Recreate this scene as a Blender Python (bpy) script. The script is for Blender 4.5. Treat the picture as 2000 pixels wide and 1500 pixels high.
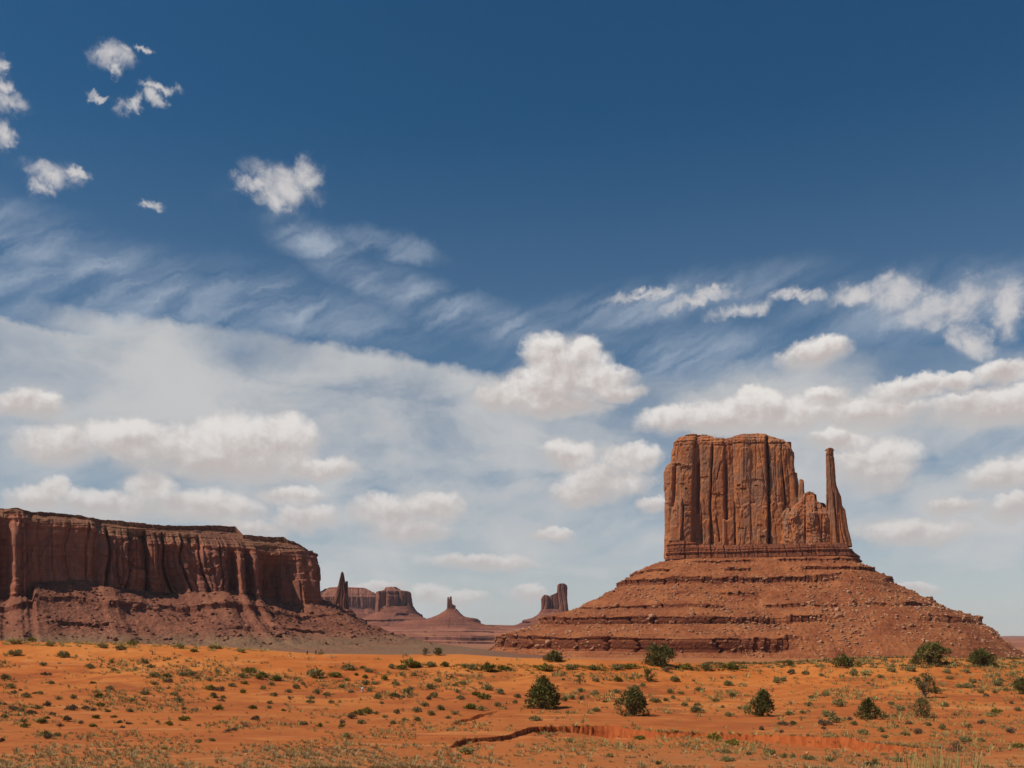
import bpy, math, random
import numpy as np
R = math.radians
random.seed(7)
rng = np.random.default_rng(7)
scene = bpy.context.scene
for o in list(bpy.data.objects):
    bpy.data.objects.remove(o)

# ------------------------------------------------------------------ camera
F, HY, CZ = 1944.0, 1240.0, 1.7          # focal length and eye level in photo pixels, eye height in m
cd = bpy.data.cameras.new('camera')
cam = bpy.data.objects.new('camera', cd)
scene.collection.objects.link(cam)
cam.location = (0, 0, CZ)
cam.rotation_euler = (R(90), 0, 0)
cd.sensor_width = 36
cd.lens = 36 * F / 2000
cd.shift_y = (HY - 750) / 2000
cd.clip_start = 0.5
cd.clip_end = 90000
scene.camera = cam

# ------------------------------------------------------------------ light and exposure
SUN_EL, SUN_AZ = 50.0, -107.0            # azimuth measured from the view direction (+Y), negative = left
sl = bpy.data.lights.new('sun', 'SUN')
sl.energy = 4.7
sl.angle = R(0.5)
sl.color = (1.0, 0.91, 0.78)
sun = bpy.data.objects.new('sun', sl)
scene.collection.objects.link(sun)
sun.rotation_euler = (R(90 - SUN_EL), 0, R(180 - SUN_AZ))
sun.location = (-200, 0, 400)
scene.view_settings.view_transform = 'Standard'
scene.view_settings.look = 'None'
scene.view_settings.exposure = 0.0
scene.view_settings.gamma = 1.0
scene.cycles.max_bounces = 5
scene.cycles.diffuse_bounces = 3
scene.cycles.volume_bounces = 0
scene.cycles.transparent_max_bounces = 8
scene.cycles.use_denoising = True


class NT:
    """small helper for node trees"""
    def __init__(s, tree):
        s.t = tree
        s.n = tree.nodes
        s.l = tree.links
        for x in list(s.n):
            s.n.remove(x)

    def put(s, sock, v):
        if isinstance(v, bpy.types.NodeSocket):
            s.l.new(v, sock)
        else:
            if isinstance(v, (tuple, list)) and len(v) == 3 and sock.type == 'RGBA':
                v = (*v, 1)
            sock.default_value = v

    def m(s, op, a, b=None, c=None, clamp=False):
        n = s.n.new('ShaderNodeMath')
        n.operation = op
        n.use_clamp = clamp
        for i, v in enumerate((a, b, c)):
            if v is not None:
                s.put(n.inputs[i], v)
        return n.outputs[0]

    def v(s, op, a, b=None, c=None, out=0):
        n = s.n.new('ShaderNodeVectorMath')
        n.operation = op
        for i, x in enumerate((a, b, c)):
            if x is not None:
                s.put(n.inputs[i], x)
        return n.outputs['Value'] if op in ('LENGTH', 'DOT_PRODUCT', 'DISTANCE') else n.outputs[0]

    def sep(s, a):
        n = s.n.new('ShaderNodeSeparateXYZ')
        s.put(n.inputs[0], a)
        return n.outputs

    def comb(s, x, y, z):
        n = s.n.new('ShaderNodeCombineXYZ')
        for i, q in enumerate((x, y, z)):
            s.put(n.inputs[i], q)
        return n.outputs[0]

    def noise(s, vec, scale, detail=4, rough=0.55, dist=0.0, col=False):
        n = s.n.new('ShaderNodeTexNoise')
        s.put(n.inputs['Vector'], vec)
        n.inputs['Scale'].default_value = scale
        n.inputs['Detail'].default_value = detail
        n.inputs['Roughness'].default_value = rough
        n.inputs['Distortion'].default_value = dist
        return n.outputs['Color' if col else 'Fac']

    def voro(s, vec, scale, feat='F1', out='Distance', rnd=1.0):
        n = s.n.new('ShaderNodeTexVoronoi')
        n.feature = feat
        s.put(n.inputs['Vector'], vec)
        n.inputs['Scale'].default_value = scale
        n.inputs['Randomness'].default_value = rnd
        return n.outputs[out]

    def step(s, x, a, b, lo=0.0, hi=1.0):
        n = s.n.new('ShaderNodeMapRange')
        n.interpolation_type = 'SMOOTHSTEP'
        s.put(n.inputs['Value'], x)
        s.put(n.inputs['From Min'], a)
        s.put(n.inputs['From Max'], b)
        n.inputs['To Min'].default_value = lo
        n.inputs['To Max'].default_value = hi
        return n.outputs[0]

    def lin(s, x, a, b, lo=0.0, hi=1.0):
        n = s.n.new('ShaderNodeMapRange')
        s.put(n.inputs['Value'], x)
        n.inputs['From Min'].default_value = a
        n.inputs['From Max'].default_value = b
        n.inputs['To Min'].default_value = lo
        n.inputs['To Max'].default_value = hi
        return n.outputs[0]

    def mix(s, f, a, b, mode='MIX'):
        n = s.n.new('ShaderNodeMix')
        n.data_type = 'RGBA'
        n.blend_type = mode
        s.put(n.inputs[0], f)
        s.put(n.inputs[6], a)
        s.put(n.inputs[7], b)
        return n.outputs[2]

    def new(s, kind, **kw):
        n = s.n.new(kind)
        for k, v in kw.items():
            s.put(n.inputs[k], v)
        return n


# ------------------------------------------------------------------ sky with clouds (world, by true direction)
def build_sky():
    w = bpy.data.worlds.new('World')
    scene.world = w
    w.use_nodes = True
    w.cycles.sampling_method = 'MANUAL'
    w.cycles.sample_map_resolution = 512
    t = NT(w.node_tree)
    sky = t.n.new('ShaderNodeTexSky')
    sky.sky_type = 'NISHITA'
    sky.sun_disc = False
    sky.sun_elevation = R(SUN_EL)
    sky.sun_rotation = R(SUN_AZ)
    sky.altitude = 1700
    sky.air_density = 1.0
    sky.dust_density = 0.35
    sky.ozone_density = 2.2
    hs = t.new('ShaderNodeHueSaturation', Color=sky.outputs[0], Saturation=SKY_SAT, Hue=0.492)
    d = t.n.new('ShaderNodeTexCoord').outputs['Generated']
    xyz = t.sep(d)
    az = t.m('MULTIPLY', t.m('ARCTAN2', xyz[0], xyz[1]), F)
    el = t.m('MULTIPLY', t.m('ARCSINE', xyz[2]), F)
    p0 = t.comb(az, el, 0.0)
    # domain warp
    w1 = t.v('SUBTRACT', t.noise(p0, 1 / 90, 4, 0.6, col=True), (.5, .5, .5))
    w2 = t.v('SUBTRACT', t.noise(p0, 1 / 22, 4, 0.65, col=True), (.5, .5, .5))
    pw = t.v('MULTIPLY_ADD', w1, (62, 46, 0), p0)
    pw = t.v('MULTIPLY_ADD', w2, (22, 18, 0), pw)

    def loc(px, py, rx, ry):
        a = math.atan((px - 1000) / F)
        e = math.atan((HY - py) / F * math.cos(a))
        return a * F, e * F, rx * math.cos(a) ** 2, ry * math.cos(a) * math.cos(e) ** 2

    def field(puffs, p, shade=True):
        acc = hs_ = fs = None
        for i_, q in enumerate(puffs):
            if i_ and i_ % 3 == 0:          # keeps the node compiler from holding every puff at once
                p = t.v('MULTIPLY_ADD', acc, (1e-7, 1e-7, 0), p)
            ax, ey, rx, ry = loc(*q[:4])
            ang = R(q[4]) if len(q) > 4 else 0
            pp = p
            if ang:
                rot = t.n.new('ShaderNodeVectorRotate')
                rot.rotation_type = 'Z_AXIS'
                t.put(rot.inputs['Vector'], p)
                rot.inputs['Center'].default_value = (ax, ey, 0)
                rot.inputs['Angle'].default_value = ang
                pp = rot.outputs[0]
            u = t.v('MULTIPLY_ADD', pp, (1 / rx, 1 / ry, 0), (-ax / rx, -ey / ry, 0))
            f = t.m('SUBTRACT', 1.0, t.v('LENGTH', u), clamp=True)
            acc = f if acc is None else t.m('MAXIMUM', acc, f)
            if shade:
                y = t.m('MULTIPLY', f, t.sep(u)[1])
                hs_ = y if hs_ is None else t.m('ADD', hs_, y)
                fs = f if fs is None else t.m('ADD', fs, f)
        if shade:
            return acc, t.m('DIVIDE', hs_, t.m('ADD', fs, 0.02))
        return acc

    cum = [
        (1045, 765, 130, 58), (1112, 735, 118, 84), (1075, 696, 74, 54), (1128, 692, 64, 50), (1175, 745, 92, 52), (985, 778, 76, 40), (1212, 770, 64, 22), (1085, 792, 150, 30),
        (130, 868, 123.9, 58.6), (250, 862, 135.7, 56.1), (360, 880, 165.2, 68.3), (480, 868, 153.4, 75.6), (555, 858, 94.4, 67.1), (420, 905, 259.6, 51.2), (620, 912, 106.2, 31.7), (45, 790, 112.1, 41.5),
        (75, 975, 88.5, 36.6), (112, 957, 40.1, 34.2), (292, 950, 73.2, 53.7), (210, 985, 153.4, 43.9), (400, 990, 177, 43.9), (565, 965, 88.5, 29.3), (590, 1010, 88.5, 43.9), (490, 1030, 106.2, 26.8),
        (760, 1000, 106.2, 46.4), (838, 990, 94.4, 43.9), (800, 1035, 106.2, 31.7),
        (1420, 818, 224.2, 46.4), (1490, 788, 75.5, 41.5), (1330, 818, 106.2, 36.6), (1540, 812, 94.4, 48.8),
        (1590, 692, 86, 40, -8),
        (1780, 752, 125, 32), (1612, 772, 66, 26), (1870, 745, 66, 27), (1965, 730, 80, 36), (1960, 790, 236, 61), (1700, 800, 177, 48.8),
        (1112, 888, 77.9, 41.5), (1185, 940, 118, 56.1), (1232, 895, 82.6, 41.5), (1150, 962, 106.2, 36.6), (1272, 985, 40.1, 26.8), (1080, 1042, 59, 19.5),
        (1710, 910, 129.8, 68.3), (1640, 862, 94.4, 29.3), (1960, 928, 106.2, 41.5), (1980, 990, 82.6, 41.5), (1780, 1040, 153.4, 36.6), (1860, 985, 70.8, 26.8),
        (735, 1150, 70.8, 19.5), (840, 1160, 61.4, 26.8), (900, 1168, 70.8, 19.5), (1035, 1160, 47.2, 24.4), (940, 1100, 141.6, 24.4), (1790, 1150, 70.8, 17.1)]
    thin = [
        (552, 364, 112, 66, 12), (594, 344, 62, 54), (486, 362, 60, 34), (535, 392, 62, 34),
        (222, 116, 70, 40), (234, 138, 28, 26), (280, 92, 24, 14), (318, 178, 54, 18), (306, 200, 34, 26), (258, 208, 44, 26, -20), (196, 188, 30, 14),
        (10, 200, 84, 38), (6, 172, 34, 34), (2, 268, 38, 48), (0, 130, 24, 30),
        (104, 340, 86, 42), (75, 362, 38, 30), (150, 336, 48, 20), (290, 408, 46, 15),
        (1262, 574, 110, 22, -6), (1360, 588, 140, 28, -8), (1450, 608, 120, 24, -10), (1560, 578, 80, 20, 8),
        (1745, 575, 96, 70), (1850, 598, 180, 66, -8), (1968, 600, 74, 100), (1900, 664, 100, 50, 30), (1680, 575, 100, 40)]
    cirr = [
        (120, 500, 420, 110, 12), (330, 580, 520, 120, 0), (60, 540, 300, 60, -20), (560, 600, 420, 90, 8), (700, 540, 330, 60, 25), (760, 480, 140, 40, 10), (240, 630, 420, 110, 0),
        (620, 470, 200, 60, 20), (850, 600, 260, 70, 20), (1300, 590, 420, 70, -6), (1800, 600, 420, 110, 0), (1300, 700, 500, 90, 0), (1000, 640, 260, 60, 15)]
    veil = [(1850, 800, 420, 130, 0), (300, 800, 1300, 140, 4), (620, 720, 620, 60, 6), (700, 900, 900, 200, 0), (1600, 860, 900, 190, 0), (1300, 1000, 1700, 190, 0), (1000, 1150, 1800, 130, 0), (250, 690, 600, 50, 0)]

    fc, hc = field(cum, pw)
    w3 = t.v('SUBTRACT', t.noise(p0, 1 / 40, 5, 0.68, 0.6, col=True), (.5, .5, .5))
    pt_ = t.v('MULTIPLY_ADD', w3, (58, 40, 0), pw)
    ft = field(thin, t.v('MULTIPLY_ADD', hc, (1e-7, 1e-7, 0), pt_), False)
    # stretched coordinates for the fibrous high cloud
    rot = t.n.new('ShaderNodeVectorRotate')
    rot.rotation_type = 'Z_AXIS'
    t.put(rot.inputs['Vector'], pw)
    rot.inputs['Angle'].default_value = R(-24)
    ps = t.v('MULTIPLY', rot.outputs[0], (0.22, 1.0, 1.0))
    fib = t.noise(ps, 1 / 52, 6, 0.56, 0.25)
    broad = t.noise(p0, 1 / 260, 4, 0.55, 0.4)
    pv = t.v('MULTIPLY', pw, (0.35, 1.0, 1.0))
    vn = t.noise(pv, 1 / 130, 6, 0.55, 0.5)
    fi = field(cirr, t.v('MULTIPLY_ADD', ft, (1e-7, 1e-7, 0), pw), False)
    fv = field(veil, t.v('MULTIPLY_ADD', fi, (1e-7, 1e-7, 0), pw), False)

    n1 = t.noise(p0, 1 / 85, 9, 0.60)
    n1b = t.noise(t.v('ADD', p0, (-10, 15, 0)), 1 / 85, 9, 0.60)
    relief = t.m('SUBTRACT', n1, n1b)
    n2 = t.noise(p0, 1 / 26, 7, 0.62)
    # high fibrous cirrus
    a_c = t.m('MULTIPLY', t.m('MULTIPLY', t.step(fi, 0.0, 0.95), t.step(fib, 0.28, 0.80)), 0.66)
    # milky veil that thickens to the horizon
    a_v = t.m('MULTIPLY', t.step(fv, 0.0, 0.42), t.step(t.m('ADD', t.m('MULTIPLY', vn, 0.65), t.m('MULTIPLY', broad, 0.35)), 0.30, 0.62, 0.22, 0.95))
    hor = t.m('ADD', t.step(el, 520.0, 0.0, 0.0, 0.62), t.step(el, 960.0, 500.0, 0.0, 0.07))
    a_v = t.m('MAXIMUM', a_v, hor)
    # cumulus
    dens = t.m('ADD', t.m('MULTIPLY', fc, 1.25), t.m('MULTIPLY', t.m('SUBTRACT', n1, 0.5), 1.45))
    dens = t.m('ADD', dens, t.m('MULTIPLY', t.m('SUBTRACT', n2, 0.5), 0.35))
    a_k = t.m('MULTIPLY', t.step(dens, 0.08, t.lin(hc, -0.45, 0.40, 1.30, 0.62)), t.step(fc, 0.0, 0.22))
    a_k = t.m('MULTIPLY', a_k, t.step(hc, -0.80, -0.15, 0.6, 1.0))
    a_k = t.m('MULTIPLY', a_k, t.step(el, 30.0, 560.0, 0.42, 0.97))
    a_m = t.m('MULTIPLY', t.step(t.m('ADD', fc, t.m('MULTIPLY', t.m('SUBTRACT', vn, 0.5), 0.6)), 0.0, 0.50), t.m('MULTIPLY', t.step(fc, 0.0, 0.2), 0.75))
    n3 = t.noise(p0, 1 / 34, 5, 0.5, 0.3)
    dth = t.m('ADD', t.m('MULTIPLY', ft, 1.25), t.m('MULTIPLY', t.m('SUBTRACT', n3, 0.5), 1.5))
    a_t = t.m('MULTIPLY', t.m('MULTIPLY', t.step(dth, 0.10, 1.35), t.step(ft, 0.0, 0.65)), 0.92)
    # tone inside the heaps: bright heads, mauve grey feet
    lit = t.m('ADD', t.m('MULTIPLY', hc, 0.75), t.m('MULTIPLY', relief, 1.9))
    lit = t.m('SUBTRACT', lit, t.m('MULTIPLY', t.m('SUBTRACT', fc, 0.35), 0.25))
    lit = t.step(lit, -0.42, 0.42)
    kcol = t.mix(lit, (0.52, 0.46, 0.44), (0.80, 0.765, 0.735))
    vcol = t.mix(broad, (0.50, 0.51, 0.52), (0.61, 0.605, 0.60))

    bg = t.new('ShaderNodeBackground', Color=hs.outputs[0], Strength=SKY_STR)

    def over(sh, col, a):
        b = t.new('ShaderNodeBackground', Color=col, Strength=1.0)
        m = t.n.new('ShaderNodeMixShader')
        t.put(m.inputs[0], a)
        t.l.new(sh, m.inputs[1])
        t.l.new(b.outputs[0], m.inputs[2])
        return m.outputs[0]

    s = over(bg.outputs[0], (0.52, 0.58, 0.66), a_c)
    s = over(s, vcol, a_v)
    s = over(s, (0.63, 0.605, 0.60), a_t)
    s = over(s, (0.53, 0.505, 0.495), a_m)
    s = over(s, kcol, a_k)
    out = t.n.new('ShaderNodeOutputWorld')
    t.l.new(s, out.inputs['Surface'])


SKY_SAT, SKY_STR = 1.30, 0.064
build_sky()


# ------------------------------------------------------------------ numeric helpers
def hsh(ix, iy, iz, seed):
    h = (ix.astype(np.int64) * 374761393 + iy.astype(np.int64) * 668265263 + iz.astype(np.int64) * 1442695041 + seed * 974711) & 0xffffffff
    h = ((h ^ (h >> 13)) * 1274126177) & 0xffffffff
    h = ((h ^ (h >> 15)) * 747796405) & 0xffffffff
    h = h ^ (h >> 16)
    return h / 4294967295.0


def vnoise(x, y, z, seed=0):
    x, y, z = np.broadcast_arrays(np.asarray(x, float), np.asarray(y, float), np.asarray(z, float))
    ix, iy, iz = np.floor(x), np.floor(y), np.floor(z)
    fx, fy, fz = x - ix, y - iy, z - iz
    fx, fy, fz = (q * q * q * (q * (q * 6 - 15) + 10) for q in (fx, fy, fz))
    r = 0
    for a in (0, 1):
        wx = fx if a else 1 - fx
        for b in (0, 1):
            wy = fy if b else 1 - fy
            for c in (0, 1):
                wz = fz if c else 1 - fz
                r = r + wx * wy * wz * hsh(ix + a, iy + b, iz + c, seed)
    return r * 2 - 1


def fbm(x, y, z=0.0, octv=4, seed=0, gain=0.5):
    r, a, f, tot = 0, 1.0, 1.0, 0
    for i in range(octv):
        r = r + a * vnoise(np.asarray(x) * f + 17.3 * i, np.asarray(y) * f + 5.1 * i, np.asarray(z) * f + 9.7 * i, seed + i)
        tot += a
        a *= gain
        f *= 2.03
    return r / tot


def sstep(x, a, b):
    t = np.clip((x - a) / (b - a), 0, 1)
    return t * t * (3 - 2 * t)


def cells(x, seed):
    """1-D jittered cells: id, distance to own centre, gap between nearest and second nearest border"""
    x = np.asarray(x, float)
    i0 = np.floor(x)
    best = np.full(x.shape, 1e9)
    sec = np.full(x.shape, 1e9)
    bid = np.zeros(x.shape)
    for k in (-1, 0, 1):
        i = i0 + k
        c = i + 0.15 + 0.7 * hsh(i, i * 0, i * 0, seed)
        dd = np.abs(x - c)
        nb = dd < best
        sec = np.where(nb, best, np.minimum(sec, dd))
        bid = np.where(nb, i, bid)
        best = np.minimum(best, dd)
    return bid, best, sec - best


def rnd1(i, seed):
    return hsh(np.asarray(i), np.asarray(i) * 0, np.asarray(i) * 0, seed)


COL = scene.collection


def tag(o, label=None, cat=None, group=None, kind=None):
    if label:
        o['label'] = label
    if cat:
        o['category'] = cat
    if group:
        o['group'] = group
    if kind:
        o['kind'] = kind
    return o


def empty(name, loc):
    o = bpy.data.objects.new(name, None)
    o.empty_display_size = 1
    o.location = loc
    COL.objects.link(o)
    return o


def make_mesh(name, V, faces, mat, smooth=False):
    V = np.asarray(V, np.float32).reshape(-1, 3)
    me = bpy.data.meshes.new(name)
    if isinstance(faces, np.ndarray):
        faces = [faces]
    loops = np.concatenate([f.ravel() for f in faces]).astype(np.int32)
    sizes = np.concatenate([np.full(len(f), f.shape[1]) for f in faces]).astype(np.int32)
    starts = np.concatenate([[0], np.cumsum(sizes)[:-1]]).astype(np.int32)
    me.vertices.add(len(V))
    me.vertices.foreach_set('co', V.ravel())
    me.loops.add(len(loops))
    me.loops.foreach_set('vertex_index', loops)
    me.polygons.add(len(sizes))
    me.polygons.foreach_set('loop_start', starts)
    me.polygons.foreach_set('loop_total', sizes)
    if smooth:
        me.polygons.foreach_set('use_smooth', np.ones(len(sizes), bool))
    for m_ in (mat if isinstance(mat, (list, tuple)) else [mat]):
        me.materials.append(m_)
    me.update(calc_edges=True)
    me.validate()
    return me


def add(name, V, faces, mat, parent=None, loc=(0, 0, 0), smooth=False):
    """V in world coordinates; loc is the object's origin (parent's origin when parented)"""
    base = np.array(parent.location if parent else loc, float)
    o = bpy.data.objects.new(name, make_mesh(name, np.asarray(V, float).reshape(-1, 3) - base, faces, mat, smooth))
    COL.objects.link(o)
    if parent:
        o.parent = parent
    else:
        o.location = loc
    return o


def grid_faces(nr, nc, wrap=False):
    r = np.arange(nr - 1)[:, None]
    c = np.arange(nc if wrap else nc - 1)[None, :]
    c2 = (c + 1) % nc
    a = r * nc + c
    b = r * nc + c2
    return np.stack([a, b, b + nc, a + nc], -1).reshape(-1, 4)


# ------------------------------------------------------------------ materials
def new_mat(name):
    m = bpy.data.materials.new(name)
    m.use_nodes = True
    return m, NT(m.node_tree)


def finish(t, col, rough=0.9, bump=None, bdist=1.0, bstr=0.6, spec=0.15, trans=None):
    b = t.n.new('ShaderNodeBsdfPrincipled')
    t.put(b.inputs['Base Color'], col)
    t.put(b.inputs['Roughness'], rough)
    b.inputs['Specular IOR Level'].default_value = spec
    if bump is not None:
        bn = t.n.new('ShaderNodeBump')
        bn.inputs['Strength'].default_value = bstr
        bn.inputs['Distance'].default_value = bdist
        t.put(bn.inputs['Height'], bump)
        t.l.new(bn.outputs[0], b.inputs['Normal'])
    sh = b.outputs[0]
    if trans:
        tr = t.n.new('ShaderNodeBsdfTranslucent')
        t.put(tr.inputs[0], col)
        mx = t.n.new('ShaderNodeMixShader')
        mx.inputs[0].default_value = trans
        t.l.new(sh, mx.inputs[1])
        t.l.new(tr.outputs[0], mx.inputs[2])
        sh = mx.outputs[0]
    out = t.n.new('ShaderNodeOutputMaterial')
    t.l.new(sh, out.inputs['Surface'])


def rock_mat(name, base, dark, light, varnish, vamt=0.7, scale=1.0, strata=0.5, zs=0.25):
    m, t = new_mat(name)
    pos = t.n.new('ShaderNodeNewGeometry').outputs['Position']
    big = t.noise(pos, 0.018 * scale, 5, 0.6)
    med = t.noise(pos, 0.11 * scale, 6, 0.65)
    fine = t.noise(pos, 0.55 * scale, 5, 0.7)
    col = t.mix(t.step(big, 0.32, 0.68), dark, base)
    col = t.mix(t.m('MULTIPLY', t.step(med, 0.50, 0.78), 0.75), col, light)
    # bedding: bands by height, slightly wavy
    xyz = t.sep(pos)
    zz = t.m('ADD', xyz[2], t.m('MULTIPLY', t.noise(pos, 0.02 * scale, 2), 6 / scale))
    band = t.noise(t.comb(0.0, 0.0, zz), zs * scale, 4, 0.7)
    col = t.mix(t.m('MULTIPLY', t.step(band, 0.40, 0.62), strata), col, t.mix(0.55, col, dark, 'MULTIPLY'))
    # desert varnish: dark streaks that run down the wall
    pt = t.noise(t.v('MULTIPLY', pos, (0.05 * scale, 0.05 * scale, 0.022 * scale)), 1.0, 5, 0.6, 0.4)
    col = t.mix(t.m('MULTIPLY', t.step(pt, 0.45, 0.60), vamt * 0.8), col, varnish)
    st = t.noise(t.v('MULTIPLY', pos, (0.16 * scale, 0.16 * scale, 0.014 * scale)), 1.0, 6, 0.6, 0.3)
    col = t.mix(t.m('MULTIPLY', t.step(st, 0.47, 0.66), vamt), col, varnish)
    col = t.mix(0.35, col, t.mix(fine, (0.45, 0.45, 0.45), (1.25, 1.25, 1.25)), 'MULTIPLY')
    h = t.m('ADD', t.m('MULTIPLY', fine, 0.6), t.m('MULTIPLY', med, 2.0))
    finish(t, col, 0.92, h, 1.6 / scale, 0.55)
    return m


def scree_mat(name, base, dark, pale, scale=1.0, strata=0.4, veg=None, steep=None):
    m, t = new_mat(name)
    pos = t.n.new('ShaderNodeNewGeometry').outputs['Position']
    big = t.noise(pos, 0.022 * scale, 5, 0.6)
    med = t.noise(pos, 0.16 * scale, 6, 0.7)
    col = t.mix(t.step(big, 0.35, 0.66), dark, base)
    rock = t.voro(pos, 0.30 * scale)
    rid = t.sep(t.voro(pos, 0.30 * scale, out='Color'))[0]
    spk = t.m('MULTIPLY', t.step(rock, 0.42, 0.20), t.step(rid, 0.60, 0.72))
    spk = t.m('MULTIPLY', spk, t.step(t.noise(pos, 0.035 * scale, 3), 0.42, 0.62))
    col = t.mix(t.m('MULTIPLY', t.step(med, 0.48, 0.74), 0.5), col, pale)
    col = t.mix(t.m('MULTIPLY', spk, 0.75), col, pale)
    xyz = t.sep(pos)
    band = t.noise(t.comb(0.0, 0.0, t.m('ADD', xyz[2], t.m('MULTIPLY', big, 5.0))), 0.22 * scale, 4, 0.7)
    col = t.mix(t.m('MULTIPLY', t.step(band, 0.44, 0.66), strata), col, t.mix(0.6, col, dark, 'MULTIPLY'))
    if veg:
        vc, z0, z1 = veg
        k = t.m('MULTIPLY', t.m('MULTIPLY', t.step(xyz[2], z1, z0), t.step(xyz[0], 70, -70)), t.step(t.noise(pos, 0.012, 4, 0.6), 0.34, 0.56, 0.55, 1.0))
        col = t.mix(k, col, t.mix(t.step(t.noise(pos, 0.5, 4, 0.7), 0.4, 0.62), vc, t.mix(0.5, vc, dark)))
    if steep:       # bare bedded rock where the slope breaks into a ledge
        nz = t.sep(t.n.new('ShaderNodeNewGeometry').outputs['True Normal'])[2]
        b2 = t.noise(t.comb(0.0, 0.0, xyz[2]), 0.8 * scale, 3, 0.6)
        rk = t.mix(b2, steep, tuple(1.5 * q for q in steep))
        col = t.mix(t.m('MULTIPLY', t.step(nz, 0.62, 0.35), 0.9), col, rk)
    fine = t.noise(pos, 0.7 * scale, 4, 0.7)
    col = t.mix(0.30, col, t.mix(fine, (0.45, 0.45, 0.45), (1.3, 1.3, 1.3)), 'MULTIPLY')
    h = t.m('ADD', t.m('MULTIPLY', med, 2.2), t.m('MULTIPLY', t.m('SUBTRACT', 1.0, rock), 0.9))
    finish(t, col, 0.95, h, 1.5 / scale, 0.6)
    return m


M = {}
M['butte_rock'] = rock_mat('butte_rock', (0.47, 0.172, 0.060), (0.32, 0.104, 0.040), (0.66, 0.28, 0.10), (0.235, 0.128, 0.083), 0.72)
M['butte_base'] = rock_mat('butte_base', (0.31, 0.100, 0.042), (0.19, 0.058, 0.027), (0.42, 0.155, 0.068), (0.15, 0.06, 0.04), 0.4, 1.4, 0.8, 0.35)
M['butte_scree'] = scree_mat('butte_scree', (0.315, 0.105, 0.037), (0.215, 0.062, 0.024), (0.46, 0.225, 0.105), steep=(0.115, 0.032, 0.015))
M['mesa_rock'] = rock_mat('mesa_rock', (0.42, 0.148, 0.080), (0.29, 0.098, 0.058), (0.58, 0.25, 0.13), (0.17, 0.078, 0.060), 0.6)
M['mesa_cap'] = scree_mat('mesa_cap', (0.28, 0.125, 0.066), (0.19, 0.075, 0.045), (0.37, 0.20, 0.115), 1.0, 0.7)
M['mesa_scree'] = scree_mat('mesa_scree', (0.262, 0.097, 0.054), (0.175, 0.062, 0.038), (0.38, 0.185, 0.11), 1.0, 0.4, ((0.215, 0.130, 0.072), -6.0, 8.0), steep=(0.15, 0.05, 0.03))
M['far_rock'] = rock_mat('far_rock', (0.33, 0.125, 0.072), (0.22, 0.085, 0.055), (0.45, 0.19, 0.105), (0.16, 0.075, 0.055), 0.6, 0.4)
M['far_scree'] = scree_mat('far_scree', (0.26, 0.090, 0.052), (0.18, 0.062, 0.042), (0.33, 0.15, 0.085), 0.35, 0.8, steep=(0.10, 0.04, 0.034))
M['boulder'] = rock_mat('boulder', (0.47, 0.25, 0.14), (0.33, 0.14, 0.07), (0.60, 0.37, 0.23), (0.3, 0.14, 0.08), 0.3, 0.35, 0.1)


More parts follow.
